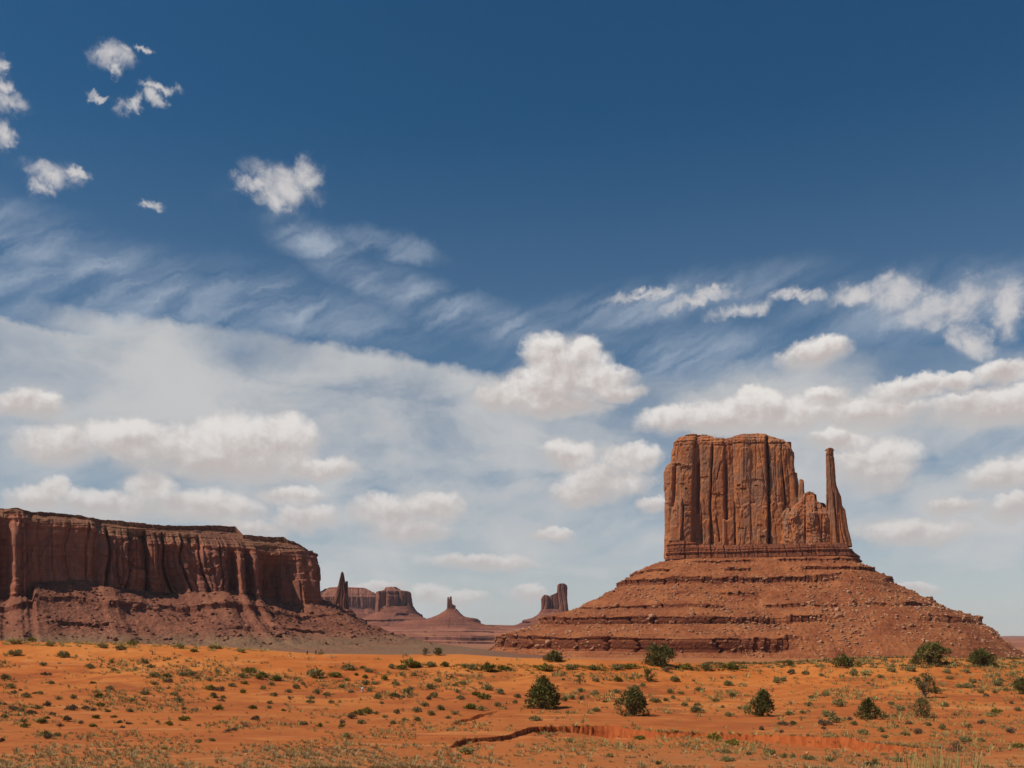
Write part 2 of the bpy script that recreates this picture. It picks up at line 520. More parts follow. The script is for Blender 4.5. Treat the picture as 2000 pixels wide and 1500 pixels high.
def ground_mat():
    m, t = new_mat('desert_sand')
    pos = t.n.new('ShaderNodeNewGeometry').outputs['Position']
    xyz = t.sep(pos)
    Y = xyz[1]
    n_big = t.noise(pos, 0.022, 4, 0.55)
    n_mid = t.noise(pos, 0.09, 5, 0.6)
    n_f = t.noise(pos, 0.8, 5, 0.7)
    n_ff = t.noise(pos, 5.0, 4, 0.7)
    col = t.mix(t.step(n_big, 0.36, 0.62), (0.455, 0.124, 0.025), (0.54, 0.178, 0.039))
    # barer, redder crusts
    red = t.m('MULTIPLY', t.step(t.m('ADD', t.m('MULTIPLY', n_mid, 0.6), t.m('MULTIPLY', t.noise(pos, 0.030, 3), 0.4)), 0.47, 0.58), t.step(Y, 345, 290, 0.15, 1.0))
    col = t.mix(t.m('MULTIPLY', red, 0.85), col, (0.285, 0.068, 0.019))
    # litter and dry grass stubble between the shrubs, mostly near the viewer
    lit = t.m('MULTIPLY', t.step(n_f, 0.50, 0.68), t.step(Y, 345, 110, 0.30, 0.85))
    col = t.mix(lit, col, (0.30, 0.155, 0.055))
    tan = t.m('MULTIPLY', t.step(Y, 82, 50), t.step(n_mid, 0.38, 0.62, 0.25, 0.8))
    col = t.mix(tan, col, (0.40, 0.215, 0.088))
    col = t.mix(t.m('MULTIPLY', t.step(t.m('ADD', Y, t.m('MULTIPLY', n_big, 120.0)), 375, 255), 0.62), col, (0.355, 0.098, 0.026))
    wash = t.noise(t.v('MULTIPLY', pos, (0.05, 0.13, 0.2)), 1.0, 5, 0.62, 0.8)
    col = t.mix(t.m('MULTIPLY', t.step(wash, 0.54, 0.66), 0.42), col, (0.58, 0.25, 0.085))
    col = t.mix(0.4, col, t.mix(n_f, (0.5, 0.5, 0.5), (1.3, 1.3, 1.3)), 'MULTIPLY')
    # valley floor behind the ridge: sparse scrub over brown soil
    fl = t.mix(t.step(t.noise(pos, 0.012, 5, 0.6), 0.38, 0.62), (0.215, 0.130, 0.070), (0.27, 0.115, 0.058))
    fl = t.mix(0.5, fl, t.mix(t.noise(pos, 0.25, 5, 0.7), (0.6, 0.6, 0.6), (1.35, 1.35, 1.35)), 'MULTIPLY')
    pink = t.mix(t.step(t.noise(pos, 0.004, 4, 0.6), 0.4, 0.6), (0.36, 0.145, 0.075), (0.24, 0.086, 0.052))
    band = t.noise(t.comb(0.0, 0.0, t.m('ADD', xyz[2], t.m('MULTIPLY', t.noise(pos, 0.003, 3), 10.0))), 0.13, 3, 0.6)
    pink = t.mix(t.m('MULTIPLY', t.step(band, 0.42, 0.6), 0.6), pink, (0.20, 0.075, 0.052))
    fl = t.mix(t.step(xyz[0], -60, 80), fl, t.mix(n_big, (0.30, 0.105, 0.042), (0.40, 0.155, 0.058)))
    fnz = t.sep(t.n.new('ShaderNodeNewGeometry').outputs['True Normal'])[2]
    pink = t.mix(t.m('MULTIPLY', t.step(fnz, 0.97, 0.80), 0.85), pink, (0.11, 0.042, 0.035))
    fl = t.mix(t.step(Y, 1500, 2500), fl, pink)
    col = t.mix(t.step(Y, 352, 400), col, fl)
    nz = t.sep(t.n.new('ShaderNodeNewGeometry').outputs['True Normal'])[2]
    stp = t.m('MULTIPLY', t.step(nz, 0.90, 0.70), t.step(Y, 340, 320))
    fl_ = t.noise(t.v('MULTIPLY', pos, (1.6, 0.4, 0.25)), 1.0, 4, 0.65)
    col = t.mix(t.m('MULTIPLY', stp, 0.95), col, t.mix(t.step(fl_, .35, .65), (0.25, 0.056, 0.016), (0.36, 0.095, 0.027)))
    h = t.m('ADD', t.m('MULTIPLY', n_f, 1.0), t.m('MULTIPLY', n_ff, 0.25))
    finish(t, col, 0.95, h, 0.35, 0.5, 0.1)
    return m


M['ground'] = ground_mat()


def leaf_mat(name, c1, c2, c3, scale=2.0, trans=0.15):
    m, t = new_mat(name)
    geo = t.n.new('ShaderNodeNewGeometry')
    oi = t.n.new('ShaderNodeObjectInfo')
    n = t.noise(geo.outputs['Position'], scale, 3, 0.6)
    col = t.mix(t.step(n, 0.36, 0.64), c1, c2)
    col = t.mix(t.m('MULTIPLY', geo.outputs['Random Per Island'], 0.5), col, c3)
    col = t.mix(0.5, col, t.mix(oi.outputs['Random'], (0.65, 0.68, 0.7), (1.35, 1.3, 1.2)), 'MULTIPLY')
    finish(t, col, 0.75, spec=0.2, trans=trans)
    return m


M['juniper'] = leaf_mat('juniper_leaf', (0.075, 0.078, 0.018), (0.13, 0.125, 0.032), (0.18, 0.15, 0.05), 1.2)
M['juniper_yellow'] = leaf_mat('juniper_yellow_leaf', (0.11, 0.105, 0.03), (0.16, 0.14, 0.045), (0.20, 0.16, 0.06), 1.2)
M['sage'] = leaf_mat('sage_leaf', (0.165, 0.145, 0.048), (0.25, 0.21, 0.078), (0.34, 0.265, 0.115), 3.0)
M['green'] = leaf_mat('green_leaf', (0.12, 0.115, 0.018), (0.19, 0.165, 0.028), (0.27, 0.20, 0.045), 3.0)
M['dry'] = leaf_mat('dry_twig', (0.11, 0.075, 0.042), (0.17, 0.12, 0.07), (0.23, 0.165, 0.095), 3.0)
M['straw'] = leaf_mat('straw', (0.36, 0.24, 0.11), (0.46, 0.33, 0.16), (0.30, 0.25, 0.10), 3.0, 0.25)
M['olive_straw'] = leaf_mat('olive_straw', (0.27, 0.24, 0.075), (0.38, 0.32, 0.12), (0.45, 0.36, 0.16), 3.0, 0.25)


def bark():
    m, t = new_mat('bark')
    pos = t.n.new('ShaderNodeNewGeometry').outputs['Position']
    n = t.noise(t.v('MULTIPLY', pos, (6, 6, 1.2)), 1.0, 4, 0.6)
    finish(t, t.mix(n, (0.09, 0.055, 0.035), (0.26, 0.17, 0.12)), 0.9, n, 0.05, 0.8)
    return m


M['bark'] = bark()


def plain(name, c, rough=0.85):
    m, t = new_mat(name)
    pos = t.n.new('ShaderNodeNewGeometry').outputs['Position']
    n = t.noise(pos, 9.0, 3, 0.6)
    finish(t, t.mix(0.4, c, t.mix(n, (0.6, 0.6, 0.6), (1.3, 1.3, 1.3)), 'MULTIPLY'), rough)
    return m


M['skin'] = plain('skin', (0.40, 0.22, 0.14))
M['black_cloth'] = plain('black_cloth', (0.02, 0.018, 0.02))
M['white_cloth'] = plain('white_cloth', (0.80, 0.78, 0.80))
M['blue_cloth'] = plain('blue_cloth', (0.06, 0.08, 0.13))
M['hair'] = plain('hair', (0.035, 0.022, 0.015))
M['pale_stone'] = plain('pale_stone', (0.56, 0.33, 0.18))


# ------------------------------------------------------------------ ground sheet
RIDGE = np.array([(-1500, 1236), (-600, 1242), (0, 1251), (120, 1254), (250, 1257), (400, 1262), (500, 1268), (620, 1277), (760, 1279), (900, 1278), (1000, 1284), (1150, 1288),
                  (1300, 1293), (1400, 1297), (1500, 1297), (1600, 1291), (1700, 1286), (1850, 1284), (2000, 1288), (2600, 1292), (3500, 1292)], float)
G_D = np.array([70, 110, 150, 200, 250, 300, 335, 345], float)
G_F = np.array([1.0, .885, .77, .60, .44, .25, .045, 0.0])
# cut bank of the dry wash: photo x, y of its top edge, height in photo px
BANK = np.array([(870, 1466, 0), (884, 1456, 9), (893, 1447, 11), (910, 1443, 8), (960, 1440, 9), (1000, 1436, 9), (1035, 1424, 14), (1050, 1421, 18), (1120, 1419, 19), (1190, 1418, 24),
                 (1225, 1424, 19), (1300, 1431, 10), (1380, 1434, 10), (1460, 1436, 12), (1520, 1438, 15), (1600, 1441, 21), (1640, 1444, 20), (1700, 1452, 15), (1780, 1461, 9), (1850, 1466, 0)], float)
BANK2 = np.array([(880, 1416, 0), (892, 1411, 5), (905, 1403, 8), (918, 1402, 4), (935, 1393, 7), (950, 1391, 3), (962, 1388, 4), (985, 1385, 0)], float)


def base_z(px, D):
    """smooth ground height (absolute z) for photo column px at distance D (vectorised)"""
    px, D = np.broadcast_arrays(np.asarray(px, float), np.asarray(D, float))
    yr = np.interp(px, RIDGE[:, 0], RIDGE[:, 1])
    g = np.interp(D, G_D, G_F)
    g = np.where(D < 70, 1.0 + (70 - D) / 30 * 0.14, g)
    y = yr + (1475 - yr) * g
    z1 = CZ - (y - HY) / F * D
    zn = np.interp(D, [-100, 8, 18, 40], [0, 0, -0.75, 0]) * 1.0
    z40 = CZ - (yr + (1475 - yr) * 1.14 - HY) / F * 40
    near = np.where(D < 40, zn + z40 * sstep(D, 6, 40) ** 1.0, z1)
    zr = CZ - (yr - HY) / F * 345
    floor = np.interp(px, [-600, 300, 800, 1100, 2000], [-15, -15, -19, -26, -27])
    k = sstep(D, 345, 520)
    bump = np.where(D < 375, -(np.clip(D - 345, 0, 30) / 30) ** 2 * 1.2, -1.2)
    far = (zr + bump) * (1 - k) + floor * k
    z = np.where(D < 345, near, far)
    # distant terraces between the buttes
    w = 1 - sstep(px, 1500, 1800)
    d2 = D + 260 * fbm(px / 170, 0, 0, 3, 5) + 22 * fbm(px / 14, D / 400, 0, 3, 6)
    te = 11 * sstep(d2, 2950, 2966) + 6 * sstep(d2, 2700, 2712) + 20 * sstep(d2, 3050, 4300) + 6 * sstep(d2, 4350, 4366) + 6 * sstep(d2, 4400, 4800) + 10 * sstep(d2, 4820, 4842) + 6 * sstep(d2, 3600, 3614) + 5 * sstep(d2, 3250, 3262) + 4 * sstep(d2, 4000, 4012)
    z = z + te * w
    return z


def bank_D(tab):
    """distance at which the ground shows the bank's top edge"""
    Ds = np.linspace(60, 330, 1400)
    out = []
    for x, y, h in tab:
        yy = HY - (base_z(x, Ds) - CZ) / Ds * F
        i = np.argmax(yy <= y)
        out.append(Ds[i])
    return np.array(out)


B1D, B2D = bank_D(BANK), bank_D(BANK2)


def ground_z(X, Y):
    X, Y = np.broadcast_arrays(np.asarray(X, float), np.asarray(Y, float))
    D = Y
    px = 1000 + F * X / np.maximum(Y, 20)
    z = base_z(px, D)
    near = sstep(D, 30, 60) * (1 - sstep(D, 330, 346)) + 0.35 * sstep(D, 330, 346) * (1 - sstep(D, 600, 1200))
    hum = 0.75 * fbm(X / 26, Y / 40, 0, 4, 11) + 0.16 * fbm(X / 4.2, Y / 6, 0, 3, 23)
    z = z + hum * near * np.where(D < 120, 0.55, 1.0)
    z = z + 1.0 * np.exp(-((X - 4) / 9) ** 2 - ((Y - 74) / 10) ** 2) + 0.55 * np.exp(-((X + 9) / 7) ** 2 - ((Y - 66) / 8) ** 2)
    for tab, bd, fall, sd in ((BANK, B1D, 26.0, 31), (BANK2, B2D, 12.0, 37)):
        d0 = np.interp(px, tab[:, 0], bd)
        h = np.interp(px, tab[:, 0], tab[:, 2], 0, 0) / F * d0
        d0 = d0 + 2.4 * fbm(X / 6.0, 0, 0, 4, sd) + 0.5 * np.abs(fbm(X / 0.9, 0, 0, 2, sd + 3))
        lower = np.where(D < d0, np.exp(-np.clip(d0 - D, 0, None) / fall), 0)
        h = h * (0.95 + 0.5 * fbm(X / 7.0, 0, 3, 3, sd + 5))
        soft = sstep(d0 - D, 0.0, 0.4)
        z = z + 0.35 * np.minimum(h, 1) * np.maximum(fbm(X / 1.6, Y / 1.6, 0, 2, sd + 8) + .1, 0) * sstep(d0 - D, .3, 1.0) * (1 - sstep(d0 - D, 2.0, 4.5))
        z = z - h * lower * (0.45 + 0.55 * soft) - 0.12 * h * lower * (1 - sstep(d0 - D, 0.5, 2.5)) * 0
    z = z + sstep(D, 600, 1200) * 1.2 * fbm(X / 90, Y / 90, 0, 4, 41)
    far = sstep(D, 2500, 3000)
    z = z + far * 4.0 * fbm(X / 160, Y / 300, 0, 4, 43)
    return z


def build_ground():
    rows = np.concatenate([np.linspace(-80, 24, 30), np.arange(25, 60, 0.5), np.arange(60, 108, 0.5), np.arange(108, 215, 0.33), np.arange(215, 352, 0.6),
                           np.geomspace(353, 2500, 150), np.geomspace(2520, 5200, 400), np.geomspace(5300, 26000, 30)])
    us = np.concatenate([np.linspace(-1.25, -0.58, 40)[:-1], np.linspace(-0.58, 0.58, 1000), np.linspace(0.58, 1.25, 40)[1:]])
    Y = np.repeat(rows[:, None], len(us), 1)
    Wd = np.sqrt(np.maximum(rows, 0) ** 2 + 45.0 ** 2)
    Wd = np.where(rows > 150, rows, Wd * (1 - sstep(rows, 60, 150)) + rows * sstep(rows, 60, 150))
    X = us[None, :] * Wd[:, None]
    Z = ground_z(X, Y)
    o = add('ground', np.stack([X, Y, Z], -1), grid_faces(len(rows), len(us)), M['ground'], smooth=True)
    tag(o, kind='structure')


build_ground()


H_PX = np.linspace(-520, 2520, 761)
H_D = np.concatenate([np.arange(40, 110, .5), np.arange(110, 346.1, .7)])
H_Y = HY - (ground_z((H_PX[None] - 1000) / F * H_D[:, None], H_D[:, None]) - CZ) / H_D[:, None] * F


def hit(px, py, d0=42.0, d1=346.0):
    """where the sight line through photo pixel (px, py) meets the near slope"""
    j = int(np.clip(round((px + 520) / 4), 0, 760))
    ok = np.nonzero((H_Y[:, j] <= py) & (H_D >= d0))[0]
    D = float(H_D[ok[0]]) if len(ok) else 345.5
    X = (px - 1000) / F * D
    return X, D, float(ground_z(X, D))


# ------------------------------------------------------------------ rock builders
class Wall:
    """the vertical plane a rock's front stands in: turns a photo pixel into a point of that plane"""
    def __init__(s, D, xc, sh):
        s.sh = sh
        s.Xc = (xc - 1000) / F * D
        s.D = D

    def X(s, px):
        u = (np.asarray(px, float) - 1000) / F
        return u * (s.D - s.sh * s.Xc) / (1 - u * s.sh)

    def Y(s, X):
        return s.D + s.sh * (X - s.Xc)

    def Z(s, py, X):
        return CZ + (HY - np.asarray(py, float)) / F * s.Y(X)

    def back(s, X, Z):
        Y = s.Y(X)
        return 1000 + F * X / Y, HY - F * (Z - CZ) / Y


def tower(name, wall, top, left, right, yb, depth, relief, nS, nT, parent, mat, expo=0.45, capn=9, zb=None, rough_top=1.0, seed=0, skew=None):
    skew = wall.Xc / wall.D if skew is None else skew
    top = np.array(top, float)
    left = np.array(sorted(left), float)
    right = np.array(sorted(right), float)
    tx = wall.X(top[:, 0])
    tz = wall.Z(top[:, 1], tx)
    xm = float(wall.X((left[-1, 1] + right[-1, 1]) / 2))
    zb = float(wall.Z(yb, xm)) if zb is None else zb
    lz = np.array([wall.Z(p[0], wall.X(p[1])) for p in left]); lx = wall.X(left[:, 1])
    rz = np.array([wall.Z(p[0], wall.X(p[1])) for p in right]); rx = wall.X(right[:, 1])
    o1 = np.argsort(lz); lz, lx = lz[o1], lx[o1]
    o2 = np.argsort(rz); rz, rx = rz[o2], rx[o2]
    # perimeter of a rounded box, sampled more densely on the side that faces the valley
    th = np.linspace(0, 2 * np.pi, 4001)[:-1] - np.pi / 2 + np.pi
    c, s_ = np.cos(th), np.sin(th)
    xu, yu = np.sign(c) * np.abs(c) ** expo, np.sign(s_) * np.abs(s_) ** expo
    hw = (rx[0] - lx[0]) / 2
    seg = np.hypot(np.diff(np.append(xu, xu[0])) * hw, np.diff(np.append(yu, yu[0])) * depth / 2)
    wgt = np.where(yu < 0.2, 1.0, 0.3)
    cum = np.concatenate([[0], np.cumsum(seg * wgt)])
    arc = np.concatenate([[0], np.cumsum(seg)])
    tt = np.linspace(0, cum[-1], nS + 1)[:-1]
    ii = np.interp(tt, cum, np.arange(4001))
    xu = np.interp(ii, np.arange(4001), np.append(xu, xu[0]))
    yu = np.interp(ii, np.arange(4001), np.append(yu, yu[0]))
    a = np.interp(ii, np.arange(4001), arc)
    px_, py_ = xu * hw, yu * depth / 2 + wall.sh * xu * hw
    dx = np.roll(px_, -3) - np.roll(px_, 3)
    dy = np.roll(py_, -3) - np.roll(py_, 3)
    ln = np.hypot(dx, dy) + 1e-9
    nx, ny = dy / ln, -dx / ln
    t = np.linspace(0, 1, nT)[:, None]
    ztop_max = tz.max()
    Zr = zb + (ztop_max - zb) * t + xu[None, :] * 0
    for _ in range(3):
        Lx = np.interp(Zr, lz, lx)
        Rx = np.interp(Zr, rz, rx)
        X = Lx + (Rx - Lx) * (xu[None, :] + 1) / 2
        Zr = zb + (np.interp(X, tx, tz) - zb) * t
    Y0 = wall.Y(X) + (yu[None, :] + 1) / 2 * depth
    pxx, pyy = wall.back(X, Zr)
    front = sstep(-ny, 0.15, 0.6)[None, :] + X * 0
    off = relief(pxx, pyy, a[None, :] + X * 0, Zr, front, t + X * 0)
    Xf = X + nx[None, :] * off + skew * (yu[None, :] + 1) / 2 * depth
    Yf = Y0 + ny[None, :] * off
    rowsX, rowsY, rowsZ = [Xf], [Yf], [Zr]
    Xl, Yl, Zl = Xf[-1], Yf[-1], Zr[-1]
    ym = wall.Y(X[-1]) + depth / 2
    for k in range(1, capn + 1):
        f = k / capn
        xx = Xl + (Xl.mean() - Xl) * 0.12 * f
        yy = Yl + (ym - Yl) * f
        zz = np.interp(X[-1] + (X[-1].mean() - X[-1]) * 0.12 * f, tx, tz) + rough_top * fbm(xx / 9, yy / 9, 0, 3, seed + 77)
        zz = zz + (Zl - zz) * (1 - f) ** 4
        rowsX.append(xx[None]); rowsY.append(yy[None]); rowsZ.append(zz[None])
    V = np.stack([np.concatenate(rowsX), np.concatenate(rowsY), np.concatenate(rowsZ)], -1)
    return add(name, V, grid_faces(V.shape[0], nS, True), mat, parent)


def col_relief(a, z, seed, colw, amp, crack=1.0, zspan=60.0):
    """jointed sandstone wall: rounded columns, open joints, column tops that step back"""
    aw = a + 0.9 * colw * fbm(a / (2.6 * colw), z / (5 * colw), 0, 3, seed)
    amp0 = amp
    amp = amp * np.clip(0.75 + 1.5 * fbm(a / (4.5 * colw), z / (6 * colw), 0, 3, seed + 60), 0.15, 1.6)
    i, d, g = cells(aw / colw, seed + 1)
    r1, r2, r3 = rnd1(i, seed + 2), rnd1(i, seed + 3), rnd1(i, seed + 4)
    off = amp * (r1 - 0.5) - amp * 0.55 * np.clip(d * 1.7, 0, 1) ** 3
    off = off - amp * 0.7 * (r2 > 0.45) * sstep(z, z.min() + zspan * (0.25 + 0.6 * r3), z.min() + zspan * (0.25 + 0.6 * r3) + 2.0)
    off = off - amp * crack * (0.4 + 1.3 * r3) * np.exp(-(g / 0.09) ** 2)
    i2, d2, g2 = cells(aw / (colw * 0.37) + 3.3, seed + 5)
    q = rnd1(i2, seed + 6)
    off = off + 0.34 * amp * (q - 0.5) - 0.25 * amp * np.clip(d2 * 1.7, 0, 1) ** 3 - 0.30 * amp * q * np.exp(-(g2 / 0.11) ** 2)
    off = off + 0.22 * amp * fbm(a / (0.5 * colw), z / (1.5 * colw), 0, 4, seed + 9)
    return off


def strata(z, seed, th, amp):
    zz = z / th
    i = np.floor(zz)
    f = zz - i
    r = rnd1(i, seed)
    r2 = rnd1(i + 1, seed)
    return amp * (r + (r2 - r) * sstep(f, 0.82, 1.0) - 0.5)


def gauss(x, c, w):
    return np.exp(-((x - c) / w) ** 2)


def talus(name, ring, nrm, levels, oL, oR, oF, oB, ledges, parent, mat, seed, sub, noise_amp=1.6, ledge_mask=None, zfoot=None, joint=7.0):
    """slope of rubble with hard ledges around a cliff foot.  ring: (n,2) plan, nrm: (n,2)"""
    n = len(ring)
    nx, ny = nrm[:, 0], nrm[:, 1]
    wl, wr = np.maximum(-nx, 0) ** 2, np.maximum(nx, 0) ** 2
    wf, wb = np.maximum(-ny, 0) ** 2, np.maximum(ny, 0) ** 2
    O = np.outer(oL, wl) + np.outer(oR, wr) + np.outer(oF, wf) + np.outer(oB, wb)
    s = np.concatenate([[0], np.cumsum(np.hypot(*np.diff(ring, axis=0).T))])
    Z = np.repeat(np.asarray(levels, float)[:, None], n, 1)
    mk = {}
    for q, (k, lip) in enumerate(ledges):
        m_ = ledge_mask(q, ring, s) if ledge_mask else sstep(fbm(s / 60, 0, q * 3.1, 3, seed + q), -0.25, 0.05)
        mk[k] = m_
        h = (Z[k] - Z[k + 1])
        O[k] = O[k] + m_ * lip - (1 - m_) * h * 0.55
        O[k + 1] = O[k + 1] - m_ * lip * 0.4 + (1 - m_) * h * 0.75
        zj = 0.35 * h * fbm(s / 40, 0, q + 5.5, 3, seed + 50)
        Z[k] += zj
        Z[k + 1] += zj
    O = np.maximum.accumulate(O, 0)
    Or, Zr, W = [O[:1]], [Z[:1]], [np.zeros((1, n))]
    for k in range(len(levels) - 1):
        f = np.linspace(0, 1, sub[k] + 1)[1:, None]
        Or.append(O[k] + (O[k + 1] - O[k]) * f)
        Zr.append(Z[k] + (Z[k + 1] - Z[k]) * f)
        W.append(np.repeat((mk[k] if k in mk else np.zeros(n))[None], sub[k], 0))
    Or, Zr, W = np.concatenate(Or), np.concatenate(Zr), np.concatenate(W)
    S = s[None, :] + Or * 0
    # joints in the hard ledges
    i, d, g = cells((S + 2.0 * fbm(S / 20, Zr / 6, 0, 2, seed + 3)) / joint, seed + 7)
    jo = joint * (0.60 * (rnd1(i, seed + 8) - 0.6) - 1.3 * sstep(rnd1(i, seed + 9), .25, .8) * np.exp(-(g / 0.13) ** 2))
    jo = jo + strata(Zr, seed + 4, joint * 0.35, joint * 0.22)
    Of = Or + jo * W
    # rubble slope: chutes and humps
    soft = (1 - W) * sstep(np.arange(len(Or)) / len(Or), 0.0, 0.04)[:, None]
    X = ring[None, :, 0] + nx[None] * Of
    Y = ring[None, :, 1] + ny[None] * Of
    hump = fbm(X / (18 * noise_amp), Y / (18 * noise_amp), Zr / 30, 5, seed + 13, 0.55) * 1.5 * noise_amp
    chute = -np.abs(fbm(S / (26 * noise_amp), Or / (150 * noise_amp), 0, 4, seed + 21)) * 3.0 * noise_amp
    rub = np.maximum(fbm(X / 4.5, Y / 4.5, Zr / 4.5, 3, seed + 31) - 0.05, 0) * 3.2 + 1.6 * (sstep(fbm(S / 34, Zr / 7, 0, 3, seed + 33), 0.10, 0.16))
    Zf = Zr + (hump + chute + rub) * soft
    if zfoot is not None:
        Zf[-1] = np.minimum(Zf[-1], zfoot)
    V = np.stack([X, Y, Zf], -1)
    return add(name, V, grid_faces(V.shape[0], n, False), mat, parent), V


def plan_ring(X0, X1, Y0, Y1, rad, n, sh=0.0, dense_front=True):
    """closed rounded rectangle, from the back round the left, front and right to the back again"""
    pts, nr = [], []
    cx = (X0 + X1) / 2
    def arc(x, y, a0, a1, k):
        for a in np.linspace(a0, a1, k):
            pts.append((x + rad * math.cos(a), y + rad * math.sin(a)))
            nr.append((math.cos(a), math.sin(a)))
    q = 90
    arc(X0 + rad, Y1 - rad, np.pi / 2, np.pi, q)
    arc(X0 + rad, Y0 + rad, np.pi, 1.5 * np.pi, q)
    arc(X1 - rad, Y0 + rad, 1.5 * np.pi, 2 * np.pi, q)
    arc(X1 - rad, Y1 - rad, 0, np.pi / 2, q)
    pts.append(pts[0]); nr.append(nr[0])
    pts, nr = np.array(pts), np.array(nr)
    seg = np.hypot(*np.diff(pts, axis=0).T) + 12 * np.hypot(*np.diff(nr, axis=0).T) * rad / 6
    wgt = np.where((nr[:-1, 1] > 0.3) & (nr[1:, 1] > 0.3), 0.35, 1.0)
    cum = np.concatenate([[0], np.cumsum(seg * wgt)])
    t = np.linspace(0, cum[-1], n)
    P = np.stack([np.interp(t, cum, pts[:, i]) for i in (0, 1)], -1)
    N = np.stack([np.interp(t, cum, nr[:, i]) for i in (0, 1)], -1)
    N /= np.linalg.norm(N, axis=1)[:, None] + 1e-9
    P[:, 1] += sh * (P[:, 0] - cx)
    return P, N


# boulders: a few rock shapes, used both singly and merged
def rock_shape(seed):
    r = np.random.default_rng(seed)
    n = 3
    lin = np.linspace(-1, 1, n + 1)
    V, Fc, idx = [], [], {}
    def vid(p):
        k = tuple(np.round(p, 4))
        if k not in idx:
            idx[k] = len(V)
            V.append(p)
        return idx[k]
    for ax in range(3):
        for sg in (-1, 1):
            for i in range(n):
                for j in range(n):
                    q = []
                    for (di, dj) in ((0, 0), (1, 0), (1, 1), (0, 1)):
                        p = np.zeros(3)
                        p[ax] = sg
                        p[(ax + 1) % 3] = lin[i + di]
                        p[(ax + 2) % 3] = lin[j + dj]
                        q.append(vid(p))
                    Fc.append(q if sg > 0 else q[::-1])
    V = np.array(V)
    V = V * 0.55 + 0.45 * V / np.linalg.norm(V, axis=1)[:, None]
    for _ in range(5):                      # split faces
        d = r.normal(size=3); d /= np.linalg.norm(d)
        lim = r.uniform(0.5, 0.8)
        k = V @ d
        V = V - np.outer(np.maximum(k - lim, 0), d)
    V += r.normal(scale=0.05, size=V.shape)
    V *= np.array([r.uniform(.8, 1.2), r.uniform(.7, 1.1), r.uniform(.55, .9)])
    return V, np.array(Fc)


ROCKS = [rock_shape(s) for s in range(8)]


def rubble(name, pts, sizes, mat, r):
    Vs, Fs, off = [], [], 0
    for p, s in zip(pts, sizes):
        v, f = ROCKS[r.integers(len(ROCKS))]
        a = r.uniform(0, 6.28)
        c, q = math.cos(a), math.sin(a)
        vv = v @ np.array([[c, -q, 0], [q, c, 0], [0, 0, 1]]) * s
        Vs.append(vv + p + np.array([0, 0, 0.15 * s]))
        Fs.append(f + off)
        off += len(v)
    return np.concatenate(Vs), np.concatenate(Fs)


def scatter_on(V, r, n, smin, smax, pw=2.5, keep=None):
    """random points on a slope grid V (rows, cols, 3), on the side towards the valley"""
    rows, cols = V.shape[:2]
    pts, sz = [], []
    while len(pts) < n:
        i, j = r.integers(2, rows - 1), r.integers(1, cols - 1)
        p = V[i, j] + (V[i - 1, j] - V[i, j]) * r.random() + (V[i, j - 1] - V[i, j]) * r.random()
        if keep is not None and r.random() > keep(p):
            continue
        pts.append(p)
        sz.append(smin + (smax - smin) * r.random() ** pw)
    return np.array(pts), np.array(sz)


boulder_meshes = {}


def boulder_things(pts, sizes, mat, label, group, r, key):
    ms = boulder_meshes.setdefault(key, [make_mesh('boulder', v, f, mat) for v, f in ROCKS])
    for p, s in zip(pts, sizes):
        o = bpy.data.objects.new('boulder', ms[r.integers(len(ms))])
        o.location = (p[0], p[1], p[2] + 0.15 * s)
        o.rotation_euler = (r.uniform(-.2, .2), r.uniform(-.2, .2), r.uniform(0, 6.28))
        o.scale = (s, s, s)
        COL.objects.link(o)
        tag(o, label, 'boulder', group)


